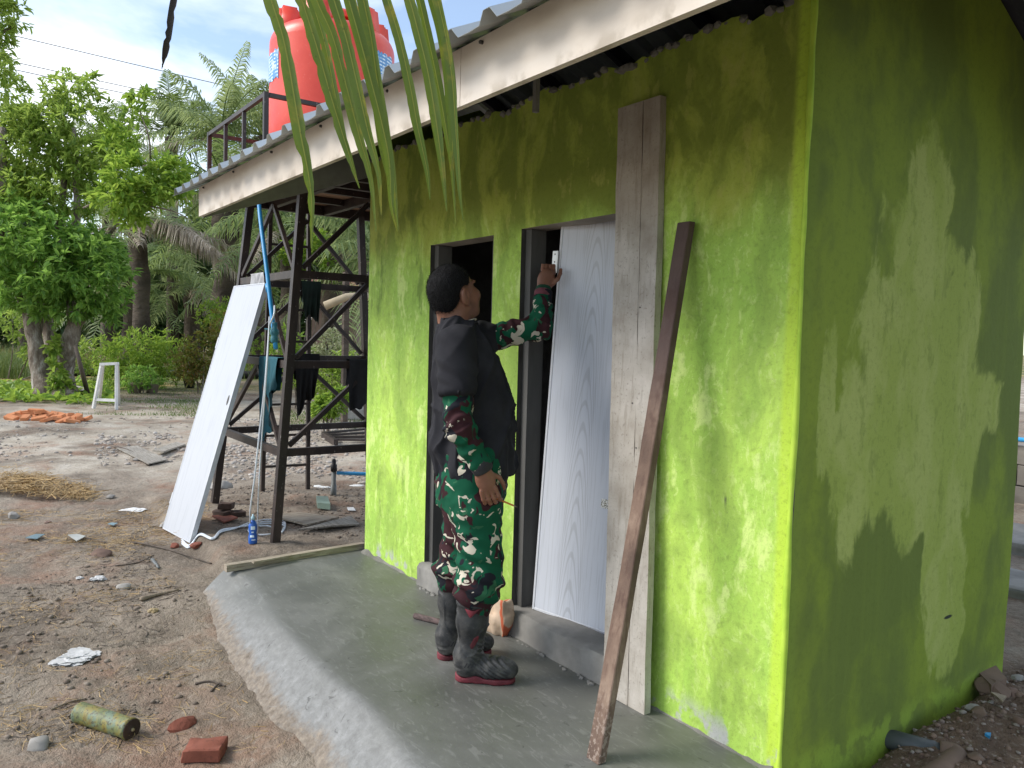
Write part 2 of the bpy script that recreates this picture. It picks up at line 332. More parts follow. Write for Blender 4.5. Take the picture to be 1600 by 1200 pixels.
# ================================================================== BUILDING
def green_mat(name, side):
    t = NT(name); X_, Y_, Z_ = t.xyz(); H = Y_ if side else X_
    wv = t.warp(.16, 3.5, detail=4)
    vs = t.vec((1,1,.5), v=wv)
    a = t.noise(2.3, 6, .62, .2, v=vs); b = t.noise(5.2, 6, .6, .4, v=t.vec((1,1,.42), (5,3,1), v=wv)); d = t.noise(15, 5, .6, v=t.vec((1,1,.5))); st = t.noise(22, 4, .6, v=t.vec((1,1,.05)))
    fine = t.noise(170, 3); mid = t.noise(46, 4)
    lime = (.47,.68,.115); green = (.36,.575,.095); dark = (.255,.38,.075); pale = (.61,.77,.24)
    if not side:
        c = t.mix(t.step(a, .38, .58), lime, green); sk2 = t.noise(34, 6, .7, .3, v=t.vec((1,1,.55), v=wv)); c = t.mix(t.math('MULTIPLY', t.step(sk2, .54, .62), .55), c, pale); c = t.mix(t.math('MULTIPLY', t.step(sk2, .44, .36), .4), c, dark)
        c = t.mix(t.math('MULTIPLY', t.step(b, .48, .62), .55), c, dark)
        c = t.mix(t.math('MULTIPLY', t.step(t.math('ADD', t.math('MULTIPLY', d, .4), t.math('MULTIPLY', b, .6)), .47, .40), .9), c, pale)
        c = t.mix(t.math('MULTIPLY', t.step(st, .55, .7), .3), c, lime)
        # upper wall toned dull olive: eave shade and damp put into the colour
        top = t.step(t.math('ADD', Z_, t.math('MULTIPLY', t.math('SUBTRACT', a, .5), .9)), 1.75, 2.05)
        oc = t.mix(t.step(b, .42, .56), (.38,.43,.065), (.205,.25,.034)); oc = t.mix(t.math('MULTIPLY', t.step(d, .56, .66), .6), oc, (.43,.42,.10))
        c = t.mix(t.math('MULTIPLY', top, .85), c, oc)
        c = t.mix(t.math('MULTIPLY', t.step(X_, -.06, -.035), .8), c, (.50,.69,.06))
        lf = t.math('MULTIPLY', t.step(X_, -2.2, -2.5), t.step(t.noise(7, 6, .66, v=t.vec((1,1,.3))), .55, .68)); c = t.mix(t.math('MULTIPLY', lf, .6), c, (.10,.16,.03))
        # bare patches at the foot
        bare = t.math('MULTIPLY', t.step(Z_, .14, .03), t.step(t.noise(5, 5, .6, v=t.vec(1,(2,8,3))), .53, .6)); c = t.mix(bare, c, (.42,.43,.40))
        # dark scrape
        sx = t.math('ABSOLUTE', t.math('SUBTRACT', X_, float(ony(1135,800)[0]))); sz = t.math('ABSOLUTE', t.math('SUBTRACT', Z_, float(ony(1135,800)[2])))
        scr = t.math('MULTIPLY', t.math('MULTIPLY', t.step(sx, .018, .006), t.step(sz, .06, .045)), t.step(t.noise(90, 2, v=t.vec((1,1,.06))), .5, .56)); c = t.mix(t.math('MULTIPLY', scr, .75), c, (.06,.065,.05))
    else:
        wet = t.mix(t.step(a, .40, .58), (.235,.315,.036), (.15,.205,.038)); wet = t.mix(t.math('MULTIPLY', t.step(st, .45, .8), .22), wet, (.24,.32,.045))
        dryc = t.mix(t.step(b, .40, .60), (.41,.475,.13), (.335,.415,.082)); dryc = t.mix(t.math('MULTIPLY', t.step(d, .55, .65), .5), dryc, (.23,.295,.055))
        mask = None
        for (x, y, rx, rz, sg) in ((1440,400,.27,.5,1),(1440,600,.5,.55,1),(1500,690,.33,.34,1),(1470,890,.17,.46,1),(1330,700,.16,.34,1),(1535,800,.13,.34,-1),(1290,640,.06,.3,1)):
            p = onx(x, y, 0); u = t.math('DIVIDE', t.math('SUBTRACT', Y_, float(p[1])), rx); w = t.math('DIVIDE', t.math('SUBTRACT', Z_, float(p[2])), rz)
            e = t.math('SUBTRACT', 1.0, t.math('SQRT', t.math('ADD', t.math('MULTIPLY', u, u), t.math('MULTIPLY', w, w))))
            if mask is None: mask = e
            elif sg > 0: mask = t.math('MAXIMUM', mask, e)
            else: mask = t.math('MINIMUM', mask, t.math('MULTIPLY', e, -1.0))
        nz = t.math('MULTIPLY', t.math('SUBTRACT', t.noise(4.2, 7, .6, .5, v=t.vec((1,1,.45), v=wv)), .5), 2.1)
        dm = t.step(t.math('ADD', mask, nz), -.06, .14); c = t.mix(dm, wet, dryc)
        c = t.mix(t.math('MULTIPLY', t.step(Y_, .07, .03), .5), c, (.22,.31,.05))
        lw = t.math('MULTIPLY', t.step(Z_, .07, .0), t.step(t.noise(6, 5), .46, .52)); c = t.mix(t.math('MULTIPLY', lw, .6), c, (.30,.43,.05))
        p = onx(1478, 963, 0); u = t.math('DIVIDE', t.math('SUBTRACT', Y_, float(p[1])), .035); w = t.math('DIVIDE', t.math('SUBTRACT', Z_, float(p[2])), .008)
        sp = t.step(t.math('ADD', t.math('MULTIPLY', u, u), t.math('MULTIPLY', w, w)), 1.3, .4); c = t.mix(sp, c, (.03,.04,.03))
        sc = t.step(t.voro(2.2, v=t.vec((1,1,.8), (1,4,2), (.3,0,0), v=t.warp(.3, 2)), feature='DISTANCE_TO_EDGE'), .006, .002); c = t.mix(t.math('MULTIPLY', t.math('MULTIPLY', sc, t.step(t.noise(3, 2), .60, .66)), .08), c, (.42,.53,.12))
    c = t.mix(t.math('MULTIPLY', t.step(mid, .5, .72), .22), c, (.10,.15,.02)); c = t.mix(t.math('MULTIPLY', t.step(fine, .55, .7), .22), c, (.08,.12,.03))
    h = t.math('ADD', t.math('MULTIPLY', fine, .5), t.math('MULTIPLY', mid, .9))
    return t.fin(c, .78, t.bump(h, .32, .003), spec=.3)
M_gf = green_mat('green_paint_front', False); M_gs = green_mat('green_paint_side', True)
M_mortar = simple('grey_mortar', (.20,.19,.17), .9, .35, 40, .6, .008)
M_mortar_dk = simple('dark_mortar', (.085,.08,.075), .9, .35, 40, .5, .006)
M_lint = simple('bare_plaster', (.36,.32,.27), .9, .3, 30, .5, .004)
WALL_L, WALL_D, TH = 3.14, 1.61, .13
OPEN = [(-2.36, -1.738, .118, 1.906), (-1.508, -.70, .118, 1.914)]
house = thing('outbuilding', 'small bright green plastered outbuilding with two narrow door openings', 'building', (-1.57, .8, 0))
def top_z(x): return 2.50+.022*fbm(x*5, 2.0, 0, 4)+.01*vnoise(x*31, 1.)
# front wall : painted face with real openings
def wall_face(us, ws, pos, hole, topf):
    nu, nw = len(us), len(ws); U, Wd = np.meshgrid(us, ws, indexing='ij')
    Wd = Wd.copy(); Wd[:, -1] = topf(us); Wd[:, -2] = np.minimum(Wd[:, -2], Wd[:, -1]-.004)
    P = pos(U, Wd); id_ = np.arange(nu*nw).reshape(nu, nw); fc = []
    for i in range(nu-1):
        for j in range(nw-1):
            cu, cw = (us[i]+us[i+1])/2, (ws[j]+ws[j+1])/2
            if not hole(cu, cw): fc.append((id_[i,j], id_[i+1,j], id_[i+1,j+1], id_[i,j+1]))
    return P.reshape(-1, 3), fc
us = np.unique(np.round(np.r_[np.arange(-WALL_L, 0, .03), 0, [o[0] for o in OPEN], [o[1] for o in OPEN]], 4))
ws = np.unique(np.round(np.r_[np.arange(-.24, 2.48, .03), 2.48, 2.5, [.118, 1.906, 1.914]], 4))
def hole(u, w): return any(a < u < b and c < w < d for a, b, c, d in OPEN)
def fpos(U, Wd):
    e = np.zeros_like(U)
    dy = .0035*fbm(U*1.7, Wd*1.7, 2, 3)+.0012*vnoise(U*11, Wd*11, 5)
    near = np.ones_like(U)
    for a, b, c, d in OPEN:
        near *= np.clip(np.maximum(np.maximum(a-U, U-b), np.maximum(c-Wd, Wd-d))/.06, 0, 1)
    near *= np.clip(-U/.05, 0, 1)*np.clip((U+WALL_L)/.05, 0, 1)
    return np.stack([U, -(.006+dy)*near, Wd], -1)
V, fc = wall_face(us, ws, fpos, hole, top_z)
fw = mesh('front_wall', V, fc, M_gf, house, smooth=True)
# its body behind the face: piers and lintel with unpainted reveals
m = MB(); y0, y1 = .0015, TH; zt = 2.45
xsb = [-WALL_L+.0015, OPEN[0][0], OPEN[0][1], OPEN[1][0], OPEN[1][1], -.0015]
for a, b in ((0,1),(2,3),(4,5)): m.box((xsb[a], y0, -.3), (xsb[b], y1, zt))
m.build('wall_core', M_mortar_dk, house)
m = MB()
for a, b, c, d in OPEN: m.box((a-.001, y0+.001, d), (b+.001, y1-.001, zt-.003))
m.build('lintel', M_lint, house)
# side wall, with the gable going up under the roof
us = np.arange(0, WALL_D+.001, .035); us[-1] = WALL_D; ws = np.unique(np.round(np.r_[np.arange(-.26, 2.45, .035), 2.45, 2.5], 4))
def gab(y): return 2.60+.455*np.minimum(np.asarray(y), WALL_D-np.asarray(y))
def spos(U, Wd):
    dx = .004*fbm(U*1.7, Wd*1.7, 8, 3)+.0012*vnoise(U*11, Wd*11, 3)
    return np.stack([(.007+dx)*np.clip(U/.05, 0, 1)-.004*(1-np.clip(U/.05, 0, 1)), U, Wd], -1)
V, fc = wall_face(us, ws, spos, lambda u, w: False, gab); mesh('side_wall', V, fc, M_gs, house, smooth=True)
m = MB(); m.box((-TH, TH+.002, -.3), (-.006, WALL_D-.006, 2.55)); m.box((-WALL_L+.0015, TH+.002, -.3), (-WALL_L+TH, WALL_D-.006, 2.55)); m.box((-WALL_L+TH+.002, WALL_D-TH, -.3), (-TH-.002, WALL_D-.006, 2.55))
m.box((-1.66, TH+.002, -.3), (-1.58, WALL_D-TH-.002, 2.5)); m.build('inner_wall', M_mortar_dk, house)
m = MB()
for X in (-WALL_L+.002, ):
    m.add([(X, 0.001, -.3), (X, WALL_D, -.3), (X, WALL_D, 2.6), (X, WALL_D/2, 2.6+.36), (X, .001, 2.6)], [(0,4,3,2,1)])
m.add([(-.006, WALL_D, -.3), (-WALL_L, WALL_D, -.3), (-WALL_L, WALL_D, 2.6), (-.006, WALL_D, 2.6)], [(0,1,2,3)])
m.build('back_wall', M_gs, house)
# ragged mortar crest on the front wall
m = MB()
for i, x in enumerate(np.arange(-WALL_L+.02, -.02, .024)):
    V, fc = rock(rng.uniform(.012, .034), 100+i, .7, 1); V = V+np.array([x+rng.uniform(-.01,.01), rng.uniform(-.014, .03), top_z(np.array([x]))[0]-.006+rng.uniform(-.008,.008)]); m.add(V, fc)
m.box((-WALL_L+.01, .004, 2.44), (-.01, TH-.004, 2.468)); m.build('mortar_crest', M_mortar, house, kind='stuff')
# corner bead
m = MB(); pts = [(.001+.002*vnoise(z*7, 3.), -.002, z) for z in np.arange(-.12, 2.6, .05)]; m.tube(pts, [.009+.003*float(vnoise(p[2]*9, 7.)) for p in pts], 8)
t = NT('corner_paint'); c = t.mix(t.step(t.noise(6, 4), .4, .6), (.50,.70,.07), (.38,.58,.05)); M_corner = t.fin(c, .75, t.bump(t.noise(60), .3, .003)); m.build('corner_bead', M_corner, house, True)
# splash of mortar along the foot of the front wall
def foot_strip(name, x0, x1, mat, seed, hh=.02, dd=.02):
    xs = np.arange(x0, x1+.001, .02); V = []; fc = []
    for i, x in enumerate(xs):
        h = hh*(1+.7*float(fbm(x*14, seed*1., 0, 3))); d = dd*(1+.6*float(fbm(x*11, seed+5., 0, 3)))
        V += [(x, .004, max(h, .004)), (x, -d*.45, max(h*.55, .004)), (x, -d, .001-.006)]
    for i in range(len(xs)-1):
        for k in range(2): fc.append((i*3+k, i*3+k+1, i*3+k+4, i*3+k+3))
    mesh(name, V, fc, mat, house, True)
foot_strip('foot_mortar', -WALL_L, -2.38, M_mortar, 3); foot_strip('foot_mortar', -1.73, -1.52, M_mortar, 4); foot_strip('foot_mortar', -.70, -.02, M_mortar, 5, .018, .022)
# thresholds
M_sill = simple('sill_cement', (.23,.22,.20), .85, .3, 25, .6, .006)
for a, b, c, d in OPEN:
    V = []; fc = []; xs = np.linspace(a-.012, b+.012, 40)
    prof = [(-.045, -.012), (-.038, .03), (-.035, .10), (-.028, .117), (0.0, .121), (.10, .121), (.13, .119), (.13, -.2)]
    for x in xs:
        for k, (yy, zz) in enumerate(prof): V.append((x, yy+.006*float(fbm(x*9, k*3., 0, 3))*(1 if yy < 0 else 0), zz+.003*float(vnoise(x*14, k*2.))*(1 if zz > 0 else 0)))
    q = len(prof)
    for i in range(len(xs)-1):
        for k in range(q-1): fc.append((i*q+k+1, i*q+k, (i+1)*q+k, (i+1)*q+k+1))
    fc += [tuple(range(q)), tuple(range((len(xs)-1)*q+q-1, (len(xs)-1)*q-1, -1))]
    th = mesh('threshold', V, fc, M_sill, house); smooth_by_angle(th, 45)
    m = MB()
    for i in range(16):
        V, fc = rock(rng.uniform(.008,.022), 300+i, .6, 1); m.add(V+np.array([rng.uniform(a, b), -.05-rng.uniform(0,.02), .0]), fc)
    m.build('mortar_crumb', M_sill, house, kind='stuff')
# door frames
M_frame = simple('frame_concrete', (.10,.098,.092), .85, .4, 28, .6, .004, stretch=(1,1,.25))
for a, b, c, d in OPEN:
    MB().box((a+.002, .026, .122), (a+.045, .112, d-.002)).build('frame_post', M_frame, house)
    MB().box((b-.045, .026, .122), (b-.002, .112, d-.002)).build('frame_post', M_frame, house)
# tiled floor inside: blue tiles, a few in view past the door's foot
t = NT('blue_tile'); v = t.voro(26, feature='DISTANCE_TO_EDGE'); c = t.mix(t.step(v, .03, .05), (.55,.62,.72), (.075,.16,.36)); c = t.mix(t.step(t.noise(14, 4), .5, .6), c, (.30,.42,.62)); M_tile = t.fin(c, .25)
M_inner = simple('inner_plaster', (.16,.155,.15), .9, .3, 12, .3, .004)
MB().box((-WALL_L+TH+.003, TH+.003, -.1), (-TH-.003, WALL_D-TH-.003, .085)).build('floor_bed', M_inner, house)
tile_me = None
for i in range(4):
    for j in range(5):
        x0, yy = -1.52+.2*i, .134+.2*j
        if tile_me is None: tl = MB().bbox((.002,.002,0), (.198,.198,.009), .002).build('floor_tile', M_tile, house); tile_me = tl.data
        else:
            tl = bpy.data.objects.new('floor_tile', tile_me); COL.objects.link(tl); adopt(tl, house)
        tl.location = (x0, yy, .0855)
# ---- roof
PIT = math.atan(.466)
def roofz(Y): return 2.25+.466*(min(Y, WALL_D-Y)+1.0)
RX0, RX1 = -3.94, .72
M_zinc = simple('zinc_sheet', (.48,.52,.53), .38, .25, 9, .12, .004, metallic=.55, stretch=(1,.2,.2))
rib = []   # trapezoid profile along X
x = RX0
while x < RX1:
    rib += [(x, 0), (x+.055, .002), (x+.083, .034), (x+.113, .034), (x+.141, .002)]; x += .196
rib.append((RX1, 0))
m = MB(); ys = [-1.0, -.6, -.2, .2, WALL_D/2]
for side in (0, 1):
    V = []; q = len(rib)
    for y in ys:
        for (x, h) in rib:
            wob = .006*float(vnoise(x*2.1, y*1.3, 1.0)); Y = y if side == 0 else WALL_D-y
            V.append((x, Y-(.197*h if side == 0 else -.197*h), roofz(y)+h*.98+.001+wob))
    fc = [((i*q+k, i*q+k+1, (i+1)*q+k+1, (i+1)*q+k) if side == 0 else (i*q+k+1, i*q+k, (i+1)*q+k, (i+1)*q+k+1)) for i in range(len(ys)-1) for k in range(q-1)]
    m.add(V, fc)
ro = m.build('roof_sheet', M_zinc, house)
so = ro.modifiers.new('t', 'SOLIDIFY'); so.thickness = .0016; so.offset = 1
t = NT('fascia_board'); X_, Y_, Z_ = t.xyz(); n = t.noise(3, 5, .6, v=t.vec((1,1,2.5))); n2 = t.noise(60, 3); st = t.noise(14, 5, .6, v=t.vec((1,1,.12)))
c = t.ramp(n, (.3, (.58,.50,.41)), (.5, (.66,.585,.495)), (.75, (.72,.655,.575))); c = t.mix(t.math('MULTIPLY', t.step(st, .55, .8), .18), c, (.46,.40,.33))
c = t.mix(t.math('MULTIPLY', t.math('MULTIPLY', t.step(Z_, 2.16, 2.11), t.step(t.noise(8, 5), .5, .62)), .55), c, (.27,.22,.15))
M_fascia = t.fin(c, .7, t.bump(n2, .15, .002))
jx = float(ony(718, 100, -.9)[0])
for a, b in ((-3.705, jx-.0015), (jx+.0015, .62)):
    V = []; fc = []; xs = np.linspace(a, b, max(4, int((b-a)/.15)))
    for x in xs:
        w = .005*float(vnoise(x*1.7, 4.)); V += [(x, -.9+w, 2.108+w), (x, -.9+w, 2.29), (x, -.878+w, 2.29), (x, -.878+w, 2.108+w)]
    for i in range(len(xs)-1):
        for k in range(4): fc.append((i*4+k, (i+1)*4+k, (i+1)*4+(k+1)%4, i*4+(k+1)%4))
    fc += [(0,1,2,3), tuple(len(V)-4+k for k in (3,2,1,0))]
    fb = mesh('fascia_board', V, fc, M_fascia, house)
    m = MB()
    for x in np.arange(a+.12, b, .62):
        for z in (2.272,): m.lathe((x, -.9, z), [(.006, -.004), (.006, .006), (.002, .009)], 8, axis=(0,-1,0))
    m.build('screw', M_mortar_dk, fb, kind='stuff')
M_barge = simple('barge_underside', (.30,.31,.26), .7, .2, 20, .2, .003)
for X in (-3.705, .60):
    m = MB()
    for s in (0, 1):
        a = (-.876, roofz(-.876)); bpt = (WALL_D/2, roofz(WALL_D/2)); P = []
        for (y, z) in (a, bpt):
            Y = y if s == 0 else WALL_D-y
            dp_ = .205 if y < 0 else .38; P.append([(X, Y, z-dp_), (X+.02, Y, z-dp_), (X+.02, Y, z-.006), (X, Y, z-.006)])
        m.add(P[0]+P[1], [(0,1,2,3),(7,6,5,4),(0,4,5,1),(1,5,6,2),(2,6,7,3),(3,7,4,0)])
    m.build('barge_board', M_barge, house)
M_truss = simple('dark_roof_steel', (.045,.05,.06), .55, .3, 20, .1, .002)
for X in np.arange(-3.1, .2, .62):
    m = MB()
    for s in (0, 1):
        Y = (lambda y: y) if s == 0 else (lambda y: WALL_D-y)
        m.bar((X, Y(-.87), roofz(-.87)-.045), (X, Y(WALL_D/2), roofz(WALL_D/2)-.045), .04, .075)
    m.build('rafter', M_truss, house)
for y in (-.82, -.35, .12, .55):
    for s in (0, 1): MB().bar((RX0+.15, y if s == 0 else WALL_D-y, roofz(y)-.004), (RX1-.1, y if s == 0 else WALL_D-y, roofz(y)-.004), .03, .012).build('batten', M_truss, house)
M_lath = simple('rough_lath', (.25,.24,.22), .85, .3, 30, .3, .003)
p = ony(832, 130, -.3); MB().bar((p[0], -.28, 2.30), (p[0], -.28, 2.52), .02, .02).build('hanger', M_lath, house)

# ---- the white door standing ajar in the right opening
bl = np.array([-1.411,.05,.124]); ex = nv([.388,.116,0]); tl = np.array([-1.321,.086,1.93]); ez = nv(tl-bl); ex = nv(ex-ez*np.dot(ex, ez)); ey = np.cross(ez, ex)
t = NT('white_woodgrain'); 
# grain: nested arches down the middle, straight grain at the sides (coordinates of the panel itself)
X_, Y_, Z_ = t.xyz(); xx = t.math('SUBTRACT', X_, .20)
wz = t.math('MULTIPLY', Z_, .55); ar = t.math('ADD', t.math('MULTIPLY', t.math('MULTIPLY', xx, xx), 60.), wz)
ar = t.math('ADD', ar, t.math('MULTIPLY', t.noise(4, 3, v=t.vec((1,1,.3))), .22))
wv = t.math('SINE', t.math('MULTIPLY', ar, 95.)); band = t.step(t.math('ABSOLUTE', xx), .085, .05)
sg = t.noise(130, 4, .6, v=t.vec((1,1,.03)))
g = t.math('ADD', t.math('MULTIPLY', t.math('MULTIPLY', t.step(wv, .35, .95), band), .7), t.math('MULTIPLY', t.step(sg, .5, .62), .42))
c = t.mix(g, (.64,.67,.735), (.49,.51,.55)); M_door = t.fin(c, .42, t.bump(g, .12, .001))
dn = thing('bathroom_door', 'white wood-grain panel door standing ajar in the right opening', 'door', bl)
dn.matrix_basis = Matrix(((ex[0], ey[0], ez[0], bl[0]), (ex[1], ey[1], ez[1], bl[1]), (ex[2], ey[2], ez[2], bl[2]), (0,0,0,1)))
def loc_part(o, parent): o.parent = parent; o.matrix_parent_inverse = Matrix.Identity(4); return o
DW, DH = .60, 1.83
loc_part(MB().bbox((.012, .002, .012), (DW-.012, .034, DH-.012), .002).build('panel', M_door), dn)
M_edge = simple('door_edge_trim', (.70,.72,.76), .4, .05, 20, 0)
for a, b in (((0,0,0),(.0125,.036,DH)), ((DW-.0125,0,0),(DW,.036,DH)), ((.0127,0,0),(DW-.0127,.036,.0125)), ((.0127,0,DH-.0125),(DW-.0127,.036,DH))): loc_part(MB().bbox(a, b, .0015).build('edge_trim', M_edge), dn)
t = NT('white_sticker'); v = t.xyz(); c = t.mix(t.math('MULTIPLY', t.step(t.noise(160, 2), .5, .56), t.step(v[2], .745, .74)), (.85,.85,.82), (.15,.13,.06)); M_stk = t.fin(c, .5)
sp = ony(938, 815, .15); q = Matrix(dn.matrix_basis).inverted() @ Vector(onx(938, 815, -1.02)); 
k = q.x
loc_part(MB().box((k-.035, -.0012, .56), (k+.035, .0, .60)).build('sticker', M_stk), dn)
loc_part(MB().box((k-.0, -.0016, .563), (k+.03, -.0013, .576)).build('sticker_print', simple('sticker_print', (.20,.17,.05), .6, .6, 200, 0)), dn)
M_steel = simple('hinge_steel', (.62,.63,.62), .35, .1, 30, 0, metallic=.6)
hp = ony(861, 408, .04); hp2 = Matrix(dn.matrix_basis).inverted() @ Vector(hp)
hl = MB().bbox((-.032, -.004, hp2.z-.05), (-.002, -.001, hp2.z+.05), .0008).build('hinge', M_steel)
hk = MB().lathe((-.001, -.006, hp2.z-.05), [(.0045, 0), (.0045, .1)], 10).build('knuckle', M_steel)
m = MB()
for dz in (-.035, 0, .035): m.lathe((-.018, -.0042, hp2.z+dz), [(.004, 0), (.0035, .0006)], 8, axis=(0,-1,0))
sc = m.build('screw_hole', M_mortar_dk, kind='stuff')
loc_part(hl, dn); loc_part(hk, hl); loc_part(sc, hl)
# ================================================================== WATER TOWER
t = NT('brown_painted_steel'); n = t.noise(30, 4); n2 = t.noise(9, 5, .6, v=t.vec((1,1,.35)))
c = t.mix(t.step(n2, .4, .65), (.028,.020,.018), (.052,.036,.030)); c = t.mix(t.math('MULTIPLY', t.step(t.noise(75, 3, .6, v=t.vec((1,1,.4))), .66, .72), .7), c, (.38,.35,.31))
M_brown = t.fin(c, .48, t.bump(n, .15, .002))
tower = thing('water_tower', 'dark brown steel frame tower carrying a red water tank', 'tower', (-4.85, .45, -.12))
# foot and top of each leg
FT = {'A': ((-4.055,-.275), (-4.17,-.05)), 'B': ((-5.60,-.285), (-5.40,-.05)), 'C': ((-4.06,1.22), (-4.19,1.0)), 'D': ((-5.60,1.22), (-5.42,.98))}
ZB, ZT = -.16, 2.50
def leg(k, z):
    a, b = np.array(FT[k][0]), np.array(FT[k][1]); u = (z-ZB)/(ZT-ZB); p = a+(b-a)*u; return np.array([p[0], p[1], z])
for k in FT:
    MB().bar(leg(k, ZB), leg(k, ZT), .058, .058, up=(0,1,0)).build('leg', M_brown, tower)
    p = leg(k, ZB+.03); MB().box((p[0]-.07, p[1]-.07, ZB), (p[0]+.07, p[1]+.07, ZB+.025)).build('base_plate', M_brown, tower)
LV = [.53, 1.17, 1.83]
for z in LV:
    for a, b in ('AB', 'AC', 'BD', 'CD'):
        p, q = leg(a, z), leg(b, z); d = nv(q-p); MB().bar(p+d*.03, q-d*.03, .04, .056).build('cross_beam', M_brown, tower)
for i, (z0, z1) in enumerate(((.53, 1.17), (1.17, 1.83), (1.83, 2.44))):
    for a, b in ('AB', 'AC', 'BD', 'CD'):
        p, q = leg(a, z0), leg(b, z0); u = (leg(a, z1)+leg(b, z1))/2; d = nv(q-p)
        o = nv(np.cross(d, (0,0,1)))*.002
        MB().bar(p+d*.05+np.array([0,0,.05]), u-np.array([0,0,.03])+o, .028, .034).build('brace', M_brown, tower)
        MB().bar(q-d*.05+np.array([0,0,.05]), u-np.array([0,0,.03])-o, .028, .034).build('brace', M_brown, tower)
# platform
PX0, PX1, PY0, PY1, PZ = -5.62, -4.12, -.36, 1.25, 2.50
for x in (PX0+.03, PX1-.03): MB().bar((x, PY0, PZ+.04), (x, PY1, PZ+.04), .05, .085).build('platform_beam', M_brown, tower)
for y in np.linspace(PY0+.03, PY1-.03, 4): MB().bar((PX0+.056, y, PZ+.04), (PX1-.056, y, PZ+.04), .05, .08).build('platform_beam', M_brown, tower)
for x in (-5.12, -4.62): MB().bar((x, PY0+.06, PZ+.055), (x, PY1-.06, PZ+.055), .04, .05).build('platform_beam', M_brown, tower)
M_ply = simple('plywood', (.36,.22,.13), .75, .3, 12, .2, .003, stretch=(1,.15,1))
MB().bar((-3.84, PY0, PZ+.04), (-3.84, PY1, PZ+.04), .05, .085).build('platform_beam', M_brown, tower)
for y in np.linspace(PY0+.03, PY1-.03, 4): MB().bar((PX1-.004, y, PZ+.04), (-3.866, y, PZ+.04), .05, .078).build('platform_beam', M_brown, tower)
MB().box((PX0+1.504, PY0+.003, PZ+.084), (-3.815, PY1-.003, PZ+.102)).build('deck_panel', M_ply, tower)
for i in range(3):
    x0 = PX0+.5*i; MB().box((x0+.004, PY0+.003, PZ+.084), (x0+.496, PY1-.003, PZ+.102)).build('deck_panel', M_ply, tower)
RZ = 3.07
cor = [(PX0+.02, PY0+.02), (PX1-.02, PY0+.02), (PX1-.02, PY1-.02), (PX0+.02, PY1-.02)]
for i in range(4):
    a, b = np.array(cor[i]), np.array(cor[(i+1)%4]); d = nv(np.r_[b-a, 0])[:2]*.021
    MB().bar((a[0]+d[0], a[1]+d[1], RZ), (b[0]-d[0], b[1]-d[1], RZ), .03, .03).build('rail', M_brown, tower)
    for s in (0, .33, .66):
        p = a+(b-a)*s; MB().bar((p[0], p[1], PZ+.1), (p[0], p[1], RZ+(.018 if s == 0 else -.018)), .033 if s == 0 else .026, .033 if s == 0 else .026).build('rail_post', M_brown, tower)
# ladder at the back
lad = thing('steel_ladder', 'thin brown steel ladder standing behind the tower frame', 'ladder', (-5.95, .47, -.15))
la0, lb0 = gp(410, 768), gp(481, 764); la1 = np.array([-5.72, la0[1]-.02, 2.56]); lb1 = np.array([-5.72, lb0[1]-.05, 2.56])
la0[2] -= .03; lb0[2] -= .03
for a, b in ((la0, la1), (lb0, lb1)): MB().bar(a, b, .035, .035, up=(0,1,0)).build('rail', M_brown, lad)
for k in range(8):
    u = .1+.11*k; a, b = la0+(la1-la0)*u, lb0+(lb1-lb0)*u; d = nv(b-a)*.018; MB().bar(a+d, b-d, .022, .022).build('rung', M_brown, lad)
# tank
t = NT('red_plastic'); n = t.noise(3, 4); c = t.mix(t.step(n, .35, .65), (.72,.055,.030), (.80,.080,.045)); c = t.mix(t.math('MULTIPLY', t.step(t.noise(40, 4), .6, .75), .15), c, (.8,.35,.3)); M_red = t.fin(c, .38, t.bump(n, .05, .01))
tank = thing('water_tank', 'bright red plastic water tank on top of the tower', 'tank', (-4.85, .45, PZ+.102))
R_ = .505; prof = [(.44, 0), (.485, .02), (R_, .06), (R_, .56), (R_, 1.12)]
for a in np.linspace(0, 80, 9): r = math.radians(a); prof.append((R_-.14+.14*math.cos(r), 1.12+.14*math.sin(r)))
prof += [(.30, 1.285), (.29, 1.30)]
body = MB().lathe((-4.85, .45, PZ+.104), prof, 64).build('tank_body', M_red, tank); smooth_by_angle(body, 35)
# raised shoulder lobes and the screw lid
for k in range(6):
    a = 2*math.pi*k/6+.35; c_ = np.array([-4.85+.36*math.cos(a), .45+.36*math.sin(a), PZ+.104+1.27]); m = MB(); V = []
    bm = bmesh.new(); bmesh.ops.create_cube(bm, size=1)
    for v in bm.verts:
        w = 1 if v.co.z < 0 else .78; v.co = Vector((v.co.x*.22*w, v.co.y*.22*w, v.co.z*.28))
    bmesh.ops.bevel(bm, geom=bm.edges[:], offset=.03, segments=3, affect='EDGES'); bm.verts.index_update()
    R2 = np.array([[math.cos(a), -math.sin(a), 0], [math.sin(a), math.cos(a), 0], [0,0,1]])
    V = np.array([v.co[:] for v in bm.verts])@R2.T+c_; fc = [[v.index for v in f.verts] for f in bm.faces]; bm.free(); MB().add(V, fc).build('shoulder_lobe', M_red, tank, True)
lid = MB().lathe((-4.85, .45, PZ+.104+1.29), [(.22, 0), (.22, .05), (.25, .055), (.25, .10), (.23, .12), (.06, .135), (.05, .15)], 40).build('lid', M_red, tank); smooth_by_angle(lid, 35)
